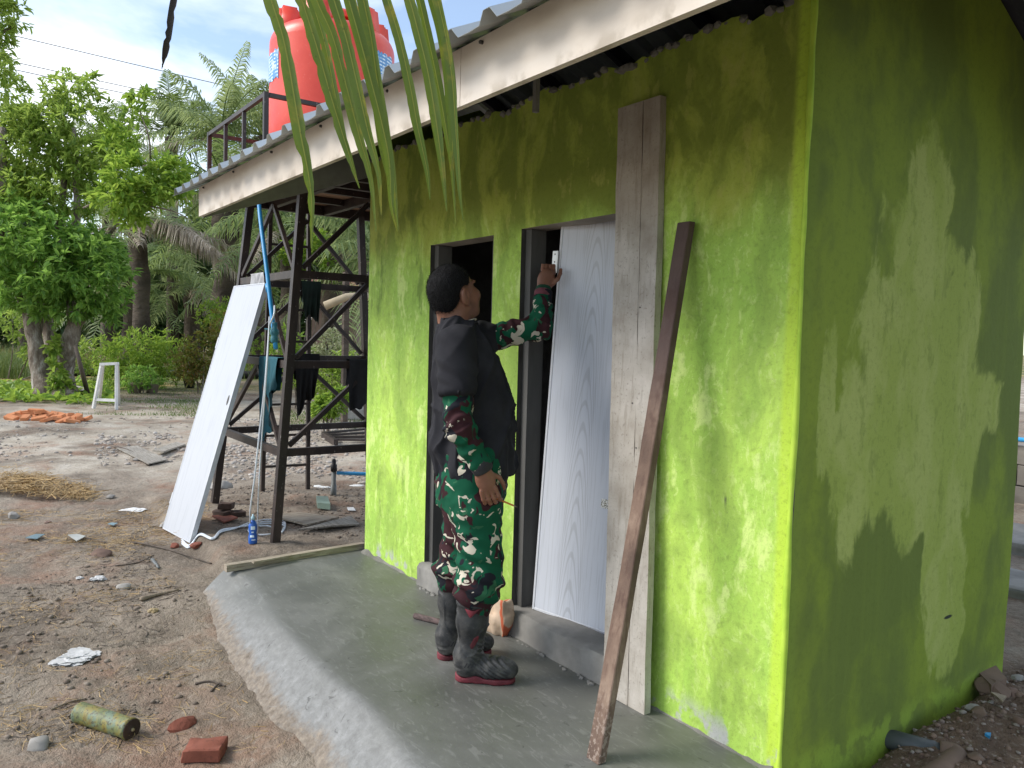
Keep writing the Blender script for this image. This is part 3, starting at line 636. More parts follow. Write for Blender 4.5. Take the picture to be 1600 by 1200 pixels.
# blue and white paper labels wrapped on the tank
t = NT('tank_label'); X_, Y_, Z_ = t.xyz(); ln = t.math('SINE', t.math('MULTIPLY', Z_, 230.)); c = t.mix(t.math('MULTIPLY', t.step(ln, .1, .5), t.step(t.noise(45, 3, v=t.vec((1,1,.15))), .42, .5)), (.10,.30,.58), (.72,.82,.88)); c = t.mix(t.step(t.noise(14, 4), .56, .62), c, (.55,.68,.75)); M_lab = t.fin(c, .5)
def wrap_label(az, half, z0, z1, seed):
    g = np.random.default_rng(seed); V = []; fc = []; N = 14
    for i in range(N+1):
        a = az-half+2*half*i/N; j0, j1 = g.uniform(-.015,.015), g.uniform(-.015,.015)
        for z in (z0+j0, z1+j1): V.append((-4.85+(R_+.003)*math.cos(a), .45+(R_+.003)*math.sin(a), z))
    fc = [(2*i, 2*i+2, 2*i+3, 2*i+1) for i in range(N)]; mesh('paper_label', V, fc, M_lab, tank, True)
az0 = math.atan2(CAM[1]-.45, CAM[0]+4.85)
wrap_label(az0-1.22, .26, 3.40, 3.62, 1); wrap_label(az0+.95, .25, 3.45, 3.66, 2)
# ---- blue supply pipe, valve, hose
M_blue = simple('blue_pipe', (.03,.30,.62), .35, .12, 20, 0); M_teal = simple('teal_valve', (.03,.16,.20), .5, .3, 30, .1)
bp = thing('blue_pipe', 'bright blue plastic pipe running down the tower with a teal valve', 'pipe', ony(428, 535, -.36))
p0, p1, p2 = ony(404, 300, -.30), ony(418, 430, -.345), ony(431, 545, -.37)
up = p0+np.array([.02, .05, .35]); MB().tube(curve_pts([up, p0, p1, p2], 6), .0155, 10).build('pipe', M_blue, bp, True)
q = ony(419, 450, -.35); d = nv(p2-p1); MB().tube([q-d*.03, q+d*.03], .019, 10).build('coupling', M_blue, bp, True)
q = ony(429, 522, -.37); MB().lathe(q-np.array([0,0,.06]), [(.02,0),(.026,.01),(.026,.04),(.02,.05),(.03,.06),(.03,.085),(.018,.1),(.018,.14)], 14).build('valve_body', M_teal, bp, True)
MB().bar(q+np.array([0,-.02,.03]), q+np.array([-.05,-.05,.035]), .012, .008).build('valve_lever', M_teal, bp)
t = NT('clear_hose'); M_hose = t.fin((.66,.70,.74), .25)
hs = thing('water_hose', 'thin pale clear hose looping from the valve down to the ground', 'hose', gp(330, 840))
g1 = gp(392, 842); pts = [ony(429, 478, -.36), ony(428, 492, -.39), ony(421, 510, -.40), ony(419, 535, -.40), ony(414, 600, -.42), ony(405, 680, -.44), ony(398, 745, -.46), ony(391, 800, -.47), g1+np.array([0,0,.02])]
MB().tube(curve_pts(pts, 8), .006, 8).build('hanging_run', M_hose, hs, True)
pts = [ony(421, 495, -.40), ony(418, 560, -.43), ony(408, 700, -.43), ony(404, 770, -.43), gp(402, 838, .012)]; MB().tube(curve_pts(pts, 8), .005, 8).build('hanging_run', M_hose, hs, True)
for k in range(3):
    o = k*3; pts = [gp(440, 835, .012), gp(445, 824-o, .014), gp(420, 820-o, .012), gp(392, 824-o, .01), gp(365, 827+o*.3, .012), gp(345, 831+o*.5, .012), gp(332, 842+o*.5, .012), gp(312, 854+o*.3, .012), gp(296, 858-o*.6, .012), gp(284, 852-o, .012)]
    MB().tube(curve_pts(pts, 7), .006, 8).build('ground_run', M_hose, hs, True)
pts = [gp(410+22*math.cos(a), 831+7*math.sin(a), .012) for a in np.linspace(.2, 6.0, 14)]; MB().tube(curve_pts(pts, 4), .006, 8).build('ground_run', M_hose, hs, True)
# ---- white door leaf leaning on the tower
t = NT('white_laminate'); X_, Y_, Z_ = t.xyz(); s1 = t.noise(38, 4, .6, v=t.vec((1,1,.08))); s2 = t.noise(3, 4)
c = t.mix(t.math('MULTIPLY', t.step(s1, .48, .68), .5), (.50,.52,.555), (.40,.42,.45)); c = t.mix(t.math('MULTIPLY', t.step(s2, .5, .7), .25), c, (.45,.47,.50)); M_leaf = t.fin(c, .38, t.bump(s1, .05, .001))
b0, b1 = gp(250, 828), gp(300, 853); b0[2] = b1[2] = (b0[2]+b1[2])/2+.015
tA = leg('A', 1.77); fy = leg('A', 1.77)[1]-.075
t0, t1 = ony(365, 448, fy-.02), ony(415, 440, fy-.02)
ex = nv(b1-b0); wv_ = np.linalg.norm(b1-b0); cen_b = (b0+b1)/2; cen_t = (t0+t1)/2; ez = nv(cen_t-cen_b); ex = nv(ex-ez*np.dot(ex, ez)); ey = np.cross(ez, ex); Lh = np.linalg.norm(cen_t-cen_b)
ld = thing('door_leaf', 'white door leaf with an oval lock hole leaning against the tower', 'door', cen_b)
ld.matrix_basis = Matrix(((ex[0], ey[0], ez[0], cen_b[0]), (ex[1], ey[1], ez[1], cen_b[1]), (ex[2], ey[2], ez[2], cen_b[2]), (0,0,0,1)))
hw = .295
loc_part(MB().bbox((-hw+.012, .002, .01), (hw-.012, .034, Lh-.01), .002).build('panel', M_leaf), ld)
M_alu = simple('door_frame_trim', (.60,.62,.65), .35, .08, 20, 0)
for a, b in (((-hw,0,0),(-hw+.0125,.036,Lh)), ((hw-.0125,0,0),(hw,.036,Lh)), ((-hw+.0127,0,0),(hw-.0127,.036,.0105)), ((-hw+.0127,0,Lh-.0105),(hw-.0127,.036,Lh))): loc_part(MB().bbox(a, b, .0015).build('edge_trim', M_alu), ld)
V = [(hw-.055+.014*math.cos(a), .0005, Lh*.535+.04*math.sin(a)) for a in np.linspace(0, 2*math.pi, 20, endpoint=False)]
loc_part(mesh('lock_hole', V, [tuple(range(20))], M_mortar_dk), ld)
for dz in (.2, 1.5): loc_part(MB().bbox((-hw-.02, .003, dz), (-hw-.001, .03, dz+.09), .001).build('hinge_plate', M_alu), ld)
# ---- washing hung on the beams
def cloth(name, label, a, b, drop_a, drop_b, col, seed, th=.02, dep=.03, rag=.06, cat='cloth', front=1.0):
    g = np.random.default_rng(seed); a = np.array(a, float); b = np.array(b, float); N, K = 22, 20; d = nv(b-a); nrm = np.cross(d, (0,0,1.)); nrm = nv(nrm)*front
    mat = simple('cloth_'+name+str(seed), col, .9, .35, 60, .3, .002)
    V = []; fc = []
    for side, dr in ((1, (drop_a, drop_b)), (-1, (drop_a*.45, drop_b*.4))):
        o = len(V)
        for i in range(N+1):
            u = i/N; L = dr[0]+(dr[1]-dr[0])*u+rag*float(fbm(u*5, seed*1., 0, 3))
            for k in range(K+1):
                w = k/K; p = a+(b-a)*(u+(.05*math.sin(9*u+seed)-.10*(u-.5))*w*w)
                fold = dep*float(vnoise(u*7+seed, w*1.6, 1.0))*w**.6+.012*math.sin(u*24+3*w+seed)*w
                V.append(p+nrm*(side*(.028+.006*side)+fold*side)+np.array([0,0,.044-L*w]))
        fc += [(o+i*(K+1)+k, o+(i+1)*(K+1)+k, o+(i+1)*(K+1)+k+1, o+i*(K+1)+k+1) for i in range(N) for k in range(K)]
    h = (N+1)*(K+1); fc += [(i*(K+1), h+i*(K+1), h+(i+1)*(K+1), (i+1)*(K+1)) for i in range(N)]
    o = mesh(name, V, fc, mat, None, True, label=label, cat=cat, group='washing hung on the tower')
    return o
A2, C2, B2 = leg('A', 1.17), leg('C', 1.17), leg('B', 1.17)
cloth('hanging_cloth', 'ragged teal cloth hanging over the beam beside the white door leaf', B2+(A2-B2)*.60, B2+(A2-B2)*.90, .66, .34, (.012,.085,.11), 3, rag=.16, front=1)
cloth('hanging_cloth', 'dark charcoal garment hanging on the beam next to the green wall', A2+(C2-A2)*.36, A2+(C2-A2)*.60, .34, .30, (.020,.021,.024), 5, front=1)
B3, D3 = leg('B', 1.83), leg('D', 1.83); D2 = leg('D', 1.17); B2_ = leg('B', 1.17)
cloth('hanging_shirt', 'dark green shirt hanging at head height inside the tower frame', B3+(D3-B3)*.46, B3+(D3-B3)*.62, .32, .44, (.010,.026,.018), 8, front=1, cat='shirt')
cloth('hanging_trousers', 'black trousers hanging low inside the tower frame', B2_+(D2-B2_)*.44, B2_+(D2-B2_)*.62, .62, .28, (.007,.007,.008), 9, front=1, cat='trousers')
cloth('hanging_towel', 'pale grey towel draped over the beam above the white door leaf', leg('B',1.83)+(leg('A',1.83)-leg('B',1.83))*.28, leg('B',1.83)+(leg('A',1.83)-leg('B',1.83))*.52, .16, .14, (.42,.42,.43), 12, rag=.02, cat='towel')
# ================================================================== THINGS ROUND THE BUILDING
def wood(name, col, dark, rough=.85, sc=9, ax=2, var=.5):
    t = NT(name); s = [1,1,1]; s[ax] = .06; n = t.noise(sc*9, 5, .6, v=t.vec(tuple(s))); n2 = t.noise(3.5, 5, .6); n3 = t.noise(60, 3)
    c = t.mix(t.step(n, .38, .65), col, dark); c = t.mix(t.math('MULTIPLY', t.step(n2, .45, .65), var), c, tuple(x*.55 for x in col)); c = t.mix(t.math('MULTIPLY', t.step(n3, .6, .72), .4), c, tuple(x*.4 for x in dark))
    return t.fin(c, rough, t.bump(t.math('ADD', n, t.math('MULTIPLY', n3, .5)), .35, .003))
t = NT('cement_stained_board'); X_, Y_, Z_ = t.xyz(); n = t.noise(55, 5, .6, v=t.vec((1,1,.12))); n2 = t.noise(5, 5, .62); n3 = t.noise(90, 4)
c = t.ramp(n2, (.3, (.30,.265,.22)), (.5, (.42,.385,.335)), (.72, (.56,.525,.475))); c = t.mix(t.math('MULTIPLY', t.step(n, .5, .68), .4), c, (.21,.175,.135)); c = t.mix(t.math('MULTIPLY', t.step(n3, .58, .7), .45), c, (.16,.14,.115))
c = t.mix(t.math('MULTIPLY', t.step(t.math('ADD', Z_, t.math('MULTIPLY', n2, .3)), 1.95, 2.1), .35), c, (.28,.215,.155)); M_board = t.fin(c, .9, t.bump(t.math('ADD', n, n3), .4, .003))
pl = thing('scaffold_plank', 'wide cement-stained plank standing upright beside the white door', 'plank', (-.75, -.07, 0))
for x0, x1, nm in ((-.835, -.6965, 'board'), (-.6938, -.607, 'board')):
    V = []; fc = []; zs = np.r_[np.linspace(0, 2.31, 60)]
    for z in zs:
        lean = -.066+.045*(z/2.31); w0 = .0022*float(fbm(z*9, x0*7, 0, 3)); w1 = .0022*float(fbm(z*9, x1*9+3, 0, 3)); off = .076*(1-z/2.31)
        V += [(x0+w0+off, lean-.016, z+.004), (x1+w1+off, lean-.016, z+.004), (x1+w1+off, lean+.016, z+.004), (x0+w0+off, lean+.016, z+.004)]
    for i in range(len(zs)-1):
        for k in range(4): fc.append((i*4+k, i*4+(k+1)%4, (i+1)*4+(k+1)%4, (i+1)*4+k))
    fc += [(3,2,1,0), tuple(len(V)-4+k for k in range(4))]; mesh(nm, V, fc, M_board, pl)
for (x, y) in ((995, 480), (985, 630), (992, 700)):
    p = ony(x, y, -.07); MB().lathe((p[0], -.066+.045*(p[2]/2.31)-.0155, p[2]), [(.003, -.001), (.003, .003)], 8, axis=(0,-1,0)).build('nail', M_mortar_dk, pl)
t = NT('rough_red_timber'); X_, Y_, Z_ = t.xyz(); n = t.noise(80, 5, .6, v=t.vec((1,1,.05))); n2 = t.noise(4, 5, .6, v=t.vec((1,1,.8))); n3 = t.noise(70, 3)
c = t.ramp(n2, (.3, (.06,.040,.030)), (.46, (.11,.070,.051)), (.60, (.18,.118,.085)), (.74, (.31,.225,.165))); c = t.mix(t.math('MULTIPLY', t.step(n, .5, .68), .5), c, (.08,.04,.03))
c = t.mix(t.math('MULTIPLY', t.step(Z_, 1.0, 1.35), .75), c, (.085,.055,.05)); c = t.mix(t.math('MULTIPLY', t.math('MULTIPLY', t.step(Z_, .3, .05), t.step(n3, .5, .6)), .5), c, (.42,.34,.28)); c = t.mix(t.math('MULTIPLY', t.step(t.noise(2.2, 5, .7, v=t.vec((1,1,1),(3,3,3))), .52, .6), .6), c, (.075,.04,.03)); M_beam = t.fin(c, .85, t.bump(t.math('ADD', n, n3), .45, .003))  # upper length darkened in the colour to stand for the eave's shade
V = []; fc = []; a = np.array([-.392, -.446, .0]); b = np.array([-.455, -.040, 1.83]); N = 50
for i in range(N+1):
    u = i/N; c_ = a+(b-a)*u; w = .061+.002*float(fbm(u*12, 1., 0, 2)); d = .034+.002*float(fbm(u*12, 6., 0, 2)); bow = .008*math.sin(u*3.1)
    V += [(c_[0]-w/2+bow, c_[1]-d/2, c_[2]+.002), (c_[0]+w/2+bow, c_[1]-d/2, c_[2]+.002), (c_[0]+w/2+bow, c_[1]+d/2, c_[2]+.002), (c_[0]-w/2+bow, c_[1]+d/2, c_[2]+.002)]
for i in range(N):
    for k in range(4): fc.append((i*4+k, i*4+(k+1)%4, (i+1)*4+(k+1)%4, (i+1)*4+k))
fc += [(3,2,1,0), tuple(len(V)-4+k for k in range(4))]
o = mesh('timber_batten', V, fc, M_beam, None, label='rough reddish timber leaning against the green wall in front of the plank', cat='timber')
bv = o.modifiers.new('b', 'BEVEL'); bv.width = .003; bv.segments = 1; bv.limit_method = 'ANGLE'
# edging batten along the far end of the apron
M_lathw = wood('weathered_lath', (.42,.36,.28), (.22,.17,.12), ax=1)
def lying_board(name, label, pts_px, w, th, mat, cat='board', group=None, lift=.0, z=None):
    P = [gp(x, y) if z is None else onz(x, y, z) for x, y in pts_px]; m = MB(); P = [p+np.array([0,0,th/2+lift]) for p in P]
    for i in range(len(P)-1): m.bar(P[i], P[i+1], w, th)
    return m.build(name, mat, None, label=label, cat=cat, group=group)
lying_board('edging_batten', 'pale batten laid along the far edge of the wet concrete', [(352,893),(568,857)], .045, .04, M_lathw, 'batten', z=-.005)
lying_board('loose_lath', 'short thin lath lying on top of the edging batten', [(395,880),(456,869)], .03, .012, M_lathw, 'lath', z=.034)
M_grey_w = wood('grey_board', (.36,.33,.28), (.20,.175,.14), ax=0)
def slab_px(name, label, quad, th, mat, cat='board', group=None, tilt=0):
    P = [gp(x, y) for x, y in quad]; z = max(p[2] for p in P)+.01; lo = [np.array([p[0], p[1], z]) for p in P]; lo[0][2] += tilt; lo[1][2] += tilt; hi = [p+np.array([0,0,th]) for p in lo]
    m = MB(); a = np.cross(lo[1]-lo[0], lo[2]-lo[0])
    if a[2] < 0: lo = lo[::-1]; hi = hi[::-1]
    m.hexa(lo+hi); return m.build(name, mat, None, label=label, cat=cat, group=group)
slab_px('plywood_offcut', 'pointed pale plywood offcut lying under the tower near the green wall', [(466,833),(520,828),(566,822),(558,813),(510,817)][:2]+[(562,823),(548,812)], .012, M_grey_w, tilt=.0)
slab_px('plywood_offcut', 'brown plank offcut lying flat just behind the near tower leg', [(416,811),(480,824),(530,812),(470,806)], .014, M_lathw)
slab_px('broken_board', 'curled grey board on the gravel left of the white door leaf', [(238,712),(256,714),(290,697),(276,694)], .02, M_grey_w, tilt=.02)
slab_px('board_sheet', 'flat grey sheet lying on the sand with a dark front edge', [(182,702),(232,729),(262,722),(215,699)], .012, M_grey_w)
# bricks
def brick_mat(name, a, b):
    t = NT(name); n = t.noise(7, 5, .6); n2 = t.noise(60, 4); c = t.mix(t.step(n, .35, .65), a, b); c = t.mix(t.math('MULTIPLY', t.step(n2, .55, .7), .45), c, tuple(x*.5 for x in a)); return t.fin(c, .92, t.bump(n2, .5, .004))
M_brick = brick_mat('red_brick', (.165,.05,.03), (.24,.075,.045)); M_brickd = brick_mat('sooty_brick', (.055,.035,.028), (.10,.06,.045)); M_bricko = brick_mat('orange_brick', (.52,.19,.075), (.60,.26,.12))
def brick_mesh(L, Wd, H, seed, mat, sub=3, chip=.006):
    bm = bmesh.new(); bmesh.ops.create_cube(bm, size=1)
    for v in bm.verts: v.co = Vector((v.co.x*L, v.co.y*Wd, (v.co.z+.5)*H))
    bmesh.ops.bevel(bm, geom=bm.edges[:], offset=.005, segments=1, affect='EDGES'); bmesh.ops.subdivide_edges(bm, edges=bm.edges[:], cuts=sub, use_grid_fill=True)
    V = np.array([v.co[:] for v in bm.verts]); bm.verts.index_update(); fc = [[v.index for v in f.verts] for f in bm.faces]; bm.free()
    V = V*(1+np.stack([fbm(V[:,0]*14+seed, V[:,1]*14, V[:,2]*14, 3)]*3, -1)*np.array([chip/L, chip/Wd, chip/H])*2)
    return V, fc
def place(V, p, rz=0, rx=0, ry=0):
    Rm = np.array((Matrix.Rotation(rz, 3, 'Z')@Matrix.Rotation(ry, 3, 'Y')@Matrix.Rotation(rx, 3, 'X'))); return np.asarray(V)@Rm.T+np.asarray(p)
def put_brick(px, L, Wd, H, rz, label, mat, seed, group=None, rx=0, ry=0, dz=0, name='brick'):
    V, fc = brick_mesh(L, Wd, H, seed, mat, 5, .006); p = gp(*px); p[2] += dz-.006
    return mesh(name, place(V, p, rz, rx, ry), fc, mat, None, True, label=label, cat='brick', group=group)
for args in (((320,1180), .145, .10, .055, 1.0, 'broken red brick lying on the dirt in the near foreground', M_brick, 1),
             ((348,808), .15, .10, .06, .4, 'sooty brick on the left of the small stack behind the white door leaf', M_brickd, 2),
             ((370,808), .14, .09, .055, 1.3, 'sooty brick on the right of the small stack behind the white door leaf', M_brickd, 3)):
    o = put_brick(*args); smooth_by_angle(o, 40)
o = put_brick((354,806), .11, .09, .05, .9, 'half brick on top of the small sooty stack behind the white door leaf', M_brickd, 4, dz=.066); smooth_by_angle(o, 40)
slab_px('slate_piece', 'thin dark red tile piece in front of the sooty bricks', [(331,812),(350,819),(372,814),(356,808)], .01, M_brick, 'tile')
for i, (px, s, lab) in enumerate((((272,855), .05, 'small orange brick chip left of the hose under the white door leaf'), ((308,862), .055, 'small orange brick chip below the hose end'), ((285,1135), .06, 'flat red brick fragment half buried behind the foreground brick'))):
    V, fc = rock(s, 40+i, .5, 2, .5); p = gp(*px); o = mesh('brick_fragment', place(V, p+np.array([0,0,.008]), i), fc, M_brick, None, False, label=lab, cat='brick')
# orange brick heap by the tree
heap = [(18,650),(30,648),(42,646),(54,645),(66,645),(78,646),(90,648),(102,650),(114,651),(126,652),(24,643),(36,641),(48,640),(60,640),(72,641),(84,643),(96,645),(108,647),(120,648),(134,652),(45,636),(56,634),(66,637),(40,650),(62,651),(84,652),(100,654),(75,653),(112,655)]
bk0 = None
for i, (x, y) in enumerate(heap):
    p = gp(x, max(y, 646)+6); lift = max(0, (646-y)*.006)+.01*rng.random()
    if bk0 is None: V, fc = brick_mesh(.22, .105, .055, 9, M_bricko, 1, .004); bk0 = mesh('brick', V, fc, M_bricko); o = bk0
    else: o = bk0.copy(); COL.objects.link(o)
    o.location = p+np.array([0,0,lift]); o.rotation_euler = (rng.uniform(-.35,.35), rng.uniform(-.35,.35), rng.uniform(0, 3.1))
    props(o, 'orange brick in the loose heap in front of the old tree', 'brick', 'orange bricks heaped by the tree')
# pad things: bottle, stub pipe, blue pipe, bits
M_bot = simple('blue_bottle', (.03,.14,.55), .3, .15, 15, 0); M_botw = simple('bottle_print', (.62,.74,.86), .4, .3, 60, 0); M_botc = simple('pale_cap', (.42,.62,.70), .4, .1, 15, 0)
p = gp(395, 849); bt = thing('plastic_bottle', 'blue plastic detergent bottle with a pale cap standing by the tower leg', 'bottle', p)
b = MB().lathe(p, [(.027,0),(.031,.006),(.031,.05),(.026,.075),(.030,.10),(.030,.135),(.022,.155),(.013,.165),(.012,.17)], 20).build('bottle_body', M_bot, bt, True)
MB().lathe(p+np.array([0,0,.171]), [(.014,0),(.014,.02),(.007,.028),(.006,.04)], 14).build('cap', M_botc, bt, True)
for z0, z1, a0, a1 in ((.105,.13,-.5,.5),(.05,.066,-.7,.3),(.028,.036,-.3,.6),(.082,.092,-.4,.2)):
    V = []; az = math.atan2(CAM[1]-p[1], CAM[0]-p[0]); fc = []
    for i in range(7):
        a = az+a0+(a1-a0)*i/6
        for z in (z0, z1):
            r = float(np.interp(z, [0,.006,.05,.075,.10,.135], [.027,.031,.031,.026,.030,.030]))+.0008; V.append((p[0]+r*math.cos(a), p[1]+r*math.sin(a), p[2]+z))
    fc = [(2*i, 2*i+2, 2*i+3, 2*i+1) for i in range(6)]; mesh('printed_band', V, fc, M_botw, bt, True)
M_pvc = simple('grey_pvc', (.16,.17,.165), .5, .2, 30, .1); M_blk = simple('black_rubber', (.012,.012,.013), .6, .2, 30, .1)
p = gp(521, 774); sb = thing('standpipe', 'short grey standpipe with a black cap and blue outlet by the green wall', 'pipe', p)
MB().lathe(p-np.array([0,0,.04]), [(.028,0),(.028,.14),(.022,.141),(.022,.27)], 14).build('pipe_stub', M_pvc, sb, True); MB().lathe(p+np.array([0,0,.23]), [(.03,0),(.03,.06),(.02,.065),(.022,.10),(.012,.115)], 12).build('tap_cap', M_blk, sb, True)
q = p+np.array([0,0,.215]); MB().tube([q+np.array([.02,.02,0]), q+np.array([.14,.42,-.03]), q+np.array([.28,.9,-.05])], .017, 10).build('outlet_pipe', M_blue, sb, True)
def crumple(name, label, px, r, mat, seed, cat, flat=.25, lift=0.0, asp=1.0):
    bm = bmesh.new(); bmesh.ops.create_icosphere(bm, subdivisions=4, radius=1); V = np.array([v.co[:] for v in bm.verts]); fc = [[v.index for v in f.verts] for f in bm.faces]; bm.free()
    n = 1-np.abs(fbm(V[:,0]*2.6+seed, V[:,1]*2.6, V[:,2]*2.6, 4)); V = V*((.45+.6*n)*(.72+.5*fbm(V[:,0]*1.3-seed, V[:,1]*1.3, 3., 2)))[:,None]*np.array([r*asp, r, r*flat]); p = gp(*px)
    return mesh(name, place(V, p+np.array([0,0,r*flat*.3+lift]), seed*.7), fc, mat, None, False, label=label, cat=cat)
M_plas = simple('white_plastic', (.56,.555,.54), .45, .25, 25, .2); M_paper = simple('white_paper', (.74,.74,.72), .7, .15, 20, .1); M_bluep = simple('blue_grey_plastic', (.20,.29,.33), .4, .2, 20, 0)
crumple('plastic_litter', 'crumpled white plastic scrap on the brown dirt above the green cylinder', (110,1027), .10, M_plas, 1, 'litter', .13, 0, 1.3)
crumple('plastic_litter', 'white crumpled scrap on the dirt below the long stick', (152,905), .05, M_plas, 2, 'litter', .25)
crumple('plastic_litter', 'small white scrap beside the crumpled one below the stick', (125,903), .03, M_plas, 3, 'litter', .25)
crumple('plastic_litter', 'yellow and white scrap in the dirt left of the concrete edge', (238,957), .035, simple('straw_plastic', (.55,.42,.22), .5, .4, 30, .1), 4, 'litter', .5)
crumple('paper_litter', 'white paper scrap near the standpipe', (502,762), .07, M_paper, 5, 'litter', .2, 0, 1.4)
crumple('paper_litter', 'flattened white paper beyond the standpipe close to the wall', (555,760), .06, M_paper, 6, 'litter', .2, 0, 1.6)
crumple('paper_litter', 'white lime streak of debris on the sandy yard', (210,797), .10, M_paper, 7, 'litter', .08, 0, 1.4)
slab_px('glass_shard', 'pale blue flat shard lying on the dirt at the left', [(40,843),(58,846),(70,841),(56,838)], .006, M_bluep, 'shard')
slab_px('glass_shard', 'pale disc-like shard beside the long stick', [(106,842),(120,848),(134,844),(120,839)], .006, simple('pale_shard', (.48,.49,.46), .4, .2, 20, 0), 'shard')
slab_px('glass_shard', 'small blue chip on the dirt above the long stick', [(168,822),(178,825),(184,821),(174,819)], .005, M_bluep, 'shard')
slab_px('folded_card', 'small folded teal card under the tower', [(496,797),(516,798),(512,788),(494,787)], .05, simple('teal_card', (.22,.30,.24), .6, .3, 20, 0), 'card')
slab_px('paper_scrap', 'tiny white paper square near the green wall foot', [(544,800),(556,800),(552,795),(542,796)], .004, M_paper, 'paper')
# weathered cylinder in the foreground
t = NT('mossy_painted_tin'); X_, Y_, Z_ = t.xyz(); n = t.noise(22, 5, .6, .4); n2 = t.noise(90, 4); c = t.ramp(n, (.3, (.09,.115,.05)), (.45, (.17,.19,.075)), (.55, (.24,.20,.045)), (.7, (.13,.09,.03)))
c = t.mix(t.step(t.noise(9, 5, .6, v=t.vec(1,(3,3,3))), .54, .6), c, (.15,.20,.13)); c = t.mix(t.math('MULTIPLY', t.step(n2, .54, .64), .8), c, (.06,.05,.03)); M_tin = t.fin(c, .6, t.bump(n2, .3, .002)); M_rust = simple('rusty_end', (.05,.03,.018), .8, .5, 60, .5, .004)
a, b = gp(128, 1128), gp(200, 1152); ax = nv(b-a); a = a-ax*.012; Lc = np.linalg.norm(b-a)+.02; R3 = .041; c0 = a+np.array([0,0,R3-.004])
can = thing('old_canister', 'weathered green and yellow cylinder with a dark rusty end lying on the dirt', 'canister', a)
MB().lathe(c0, [(.03,-.002),(R3,0),(R3+.001,.006),(R3,.01),(R3,Lc*.45),(R3-.001,Lc*.9),(R3+.0015,Lc*.96),(R3+.001,Lc)], 32, axis=ax).build('shell', M_tin, can, True)
MB().lathe(c0+ax*(Lc+.0008), [(R3-.0005,0),(R3-.004,.003),(R3-.009,.0008),(.014,.001),(.012,.004)], 28, axis=ax).build('end_cap', M_rust, can, True); MB().lathe(c0+ax*(Lc+.005), [(.007,0),(.006,.006)], 12, axis=ax).build('stud', simple('dull_brass', (.36,.30,.16), .5, .2, 30, 0), can, True)
# on the apron: rod and cement bag behind the boots
a, b = onz(648, 962, .016), onz(740, 985, .016); M_rod = wood('dark_rod', (.12,.08,.075), (.05,.035,.03), ax=0)
MB().tube([a, a+(b-a)*.5, b], [.0145,.0145,.0145], 10).build('wooden_rod', M_rod, None, True, label='dark wooden rod lying on the wet concrete behind the boots', cat='rod')
t = NT('cement_paper'); n = t.noise(12, 5); X_, Y_, Z_ = t.xyz(); c = t.mix(t.step(n, .4, .65), (.56,.42,.30), (.42,.30,.20)); c = t.mix(t.step(t.math('ABSOLUTE', t.math('SUBTRACT', t.math('ADD', X_, t.math('MULTIPLY', n, .03)), -1.43)), .012, .006), c, (.55,.12,.05)); M_bag = t.fin(c, .75, t.bump(n, .5, .01))
p0 = onz(748, 985, 0); V, fc = brick_mesh(.17, .07, .17, 5, M_bag, 6, .02); V = V*(1+.10*np.stack([fbm(V[:,0]*9, V[:,1]*9, V[:,2]*9, 3)]*3, -1))
o = mesh('paper_bag', place(V, (-1.52, -.075, .0), .12, .0), fc, M_bag, None, True, label='crumpled brown paper bag standing between the boots and the door frame', cat='bag')
# sticks
M_stick = wood('dry_stick', (.30,.24,.17), (.16,.12,.08), ax=0); M_stickd = wood('dark_stick', (.13,.10,.075), (.06,.045,.035), ax=0)
def stick(label, pts, r, mat, name='stick'): 
    P = [gp(x, y, r*.8) for x, y in pts]; P = curve_pts(P, 5); n = len(P); return MB().tube(P, [r*(1-.5*i/n) for i in range(n)], 7).build(name, mat, None, True, label=label, cat='stick')
stick('long thin dark stick lying across the dirt below the white door leaf', [(120,838),(165,847),(215,850),(262,860),(310,875),(330,882)], .009, M_stickd)
stick('short pale stick on the dirt left of the concrete edge', [(220,939),(250,931),(279,924)], .014, M_stick)
stick('dark stick along the edge of the flat grey sheet on the sand', [(180,700),(205,708),(232,729)], .02, M_stickd)
stick('forked twig in the mud near the concrete edge', [(305,1070),(330,1066),(345,1072)], .006, M_stickd)
stick('dark twig lying in the straw at the lower left', [(80,1110),(110,1098),(135,1093)], .005, M_stick)
stick('curved root on the mud above the foreground brick', [(330,1082),(342,1070),(352,1074)], .006, M_stickd)
stick('thin dark stick on the dirt between the two crumpled scraps', [(180,885),(215,880),(240,868)], .005, M_stickd)
stick('short grey pipe-like stick end near the brick chips', [(238,877),(248,890)], .014, M_pvc)
# bigger stones
M_stone = simple('grey_stone', (.33,.31,.28), .9, .35, 14, .5, .01); M_stoner = simple('brown_stone', (.20,.13,.10), .9, .35, 14, .5, .01)
for i, (px, r, lab, mt) in enumerate((((22,808), .075, 'smooth pale stone at the front of the straw patch', M_stone), ((157,868), .075, 'reddish brown rock lying below the long stick', M_stoner), ((75,817), .03, 'small dark stone right of the pale stone', M_stoner), ((172,778), .05, 'flat grey stone on the bare sand', M_stone), ((345,764), .13, 'rounded grey lump behind the left tower leg', M_stone), ((58,1168), .06, 'grey stone half buried in straw at the lower left', M_stone), ((195,920), .05, 'flat grey stone left of the short pale stick', M_stone), ((213,720), .05, 'pale pebble on the edge of the gravel', M_stone), ((258,825), .055, 'block of mortar under the corner of the white door leaf', M_stone))):
    V, fc = rock(r, 60+i, .5, 3, .36); p = gp(*px); o = mesh('stone', place(V, p+np.array([0,0,r*.18]), i*1.3), fc, mt, None, True, label=lab, cat='stone'); smooth_by_angle(o, 35)
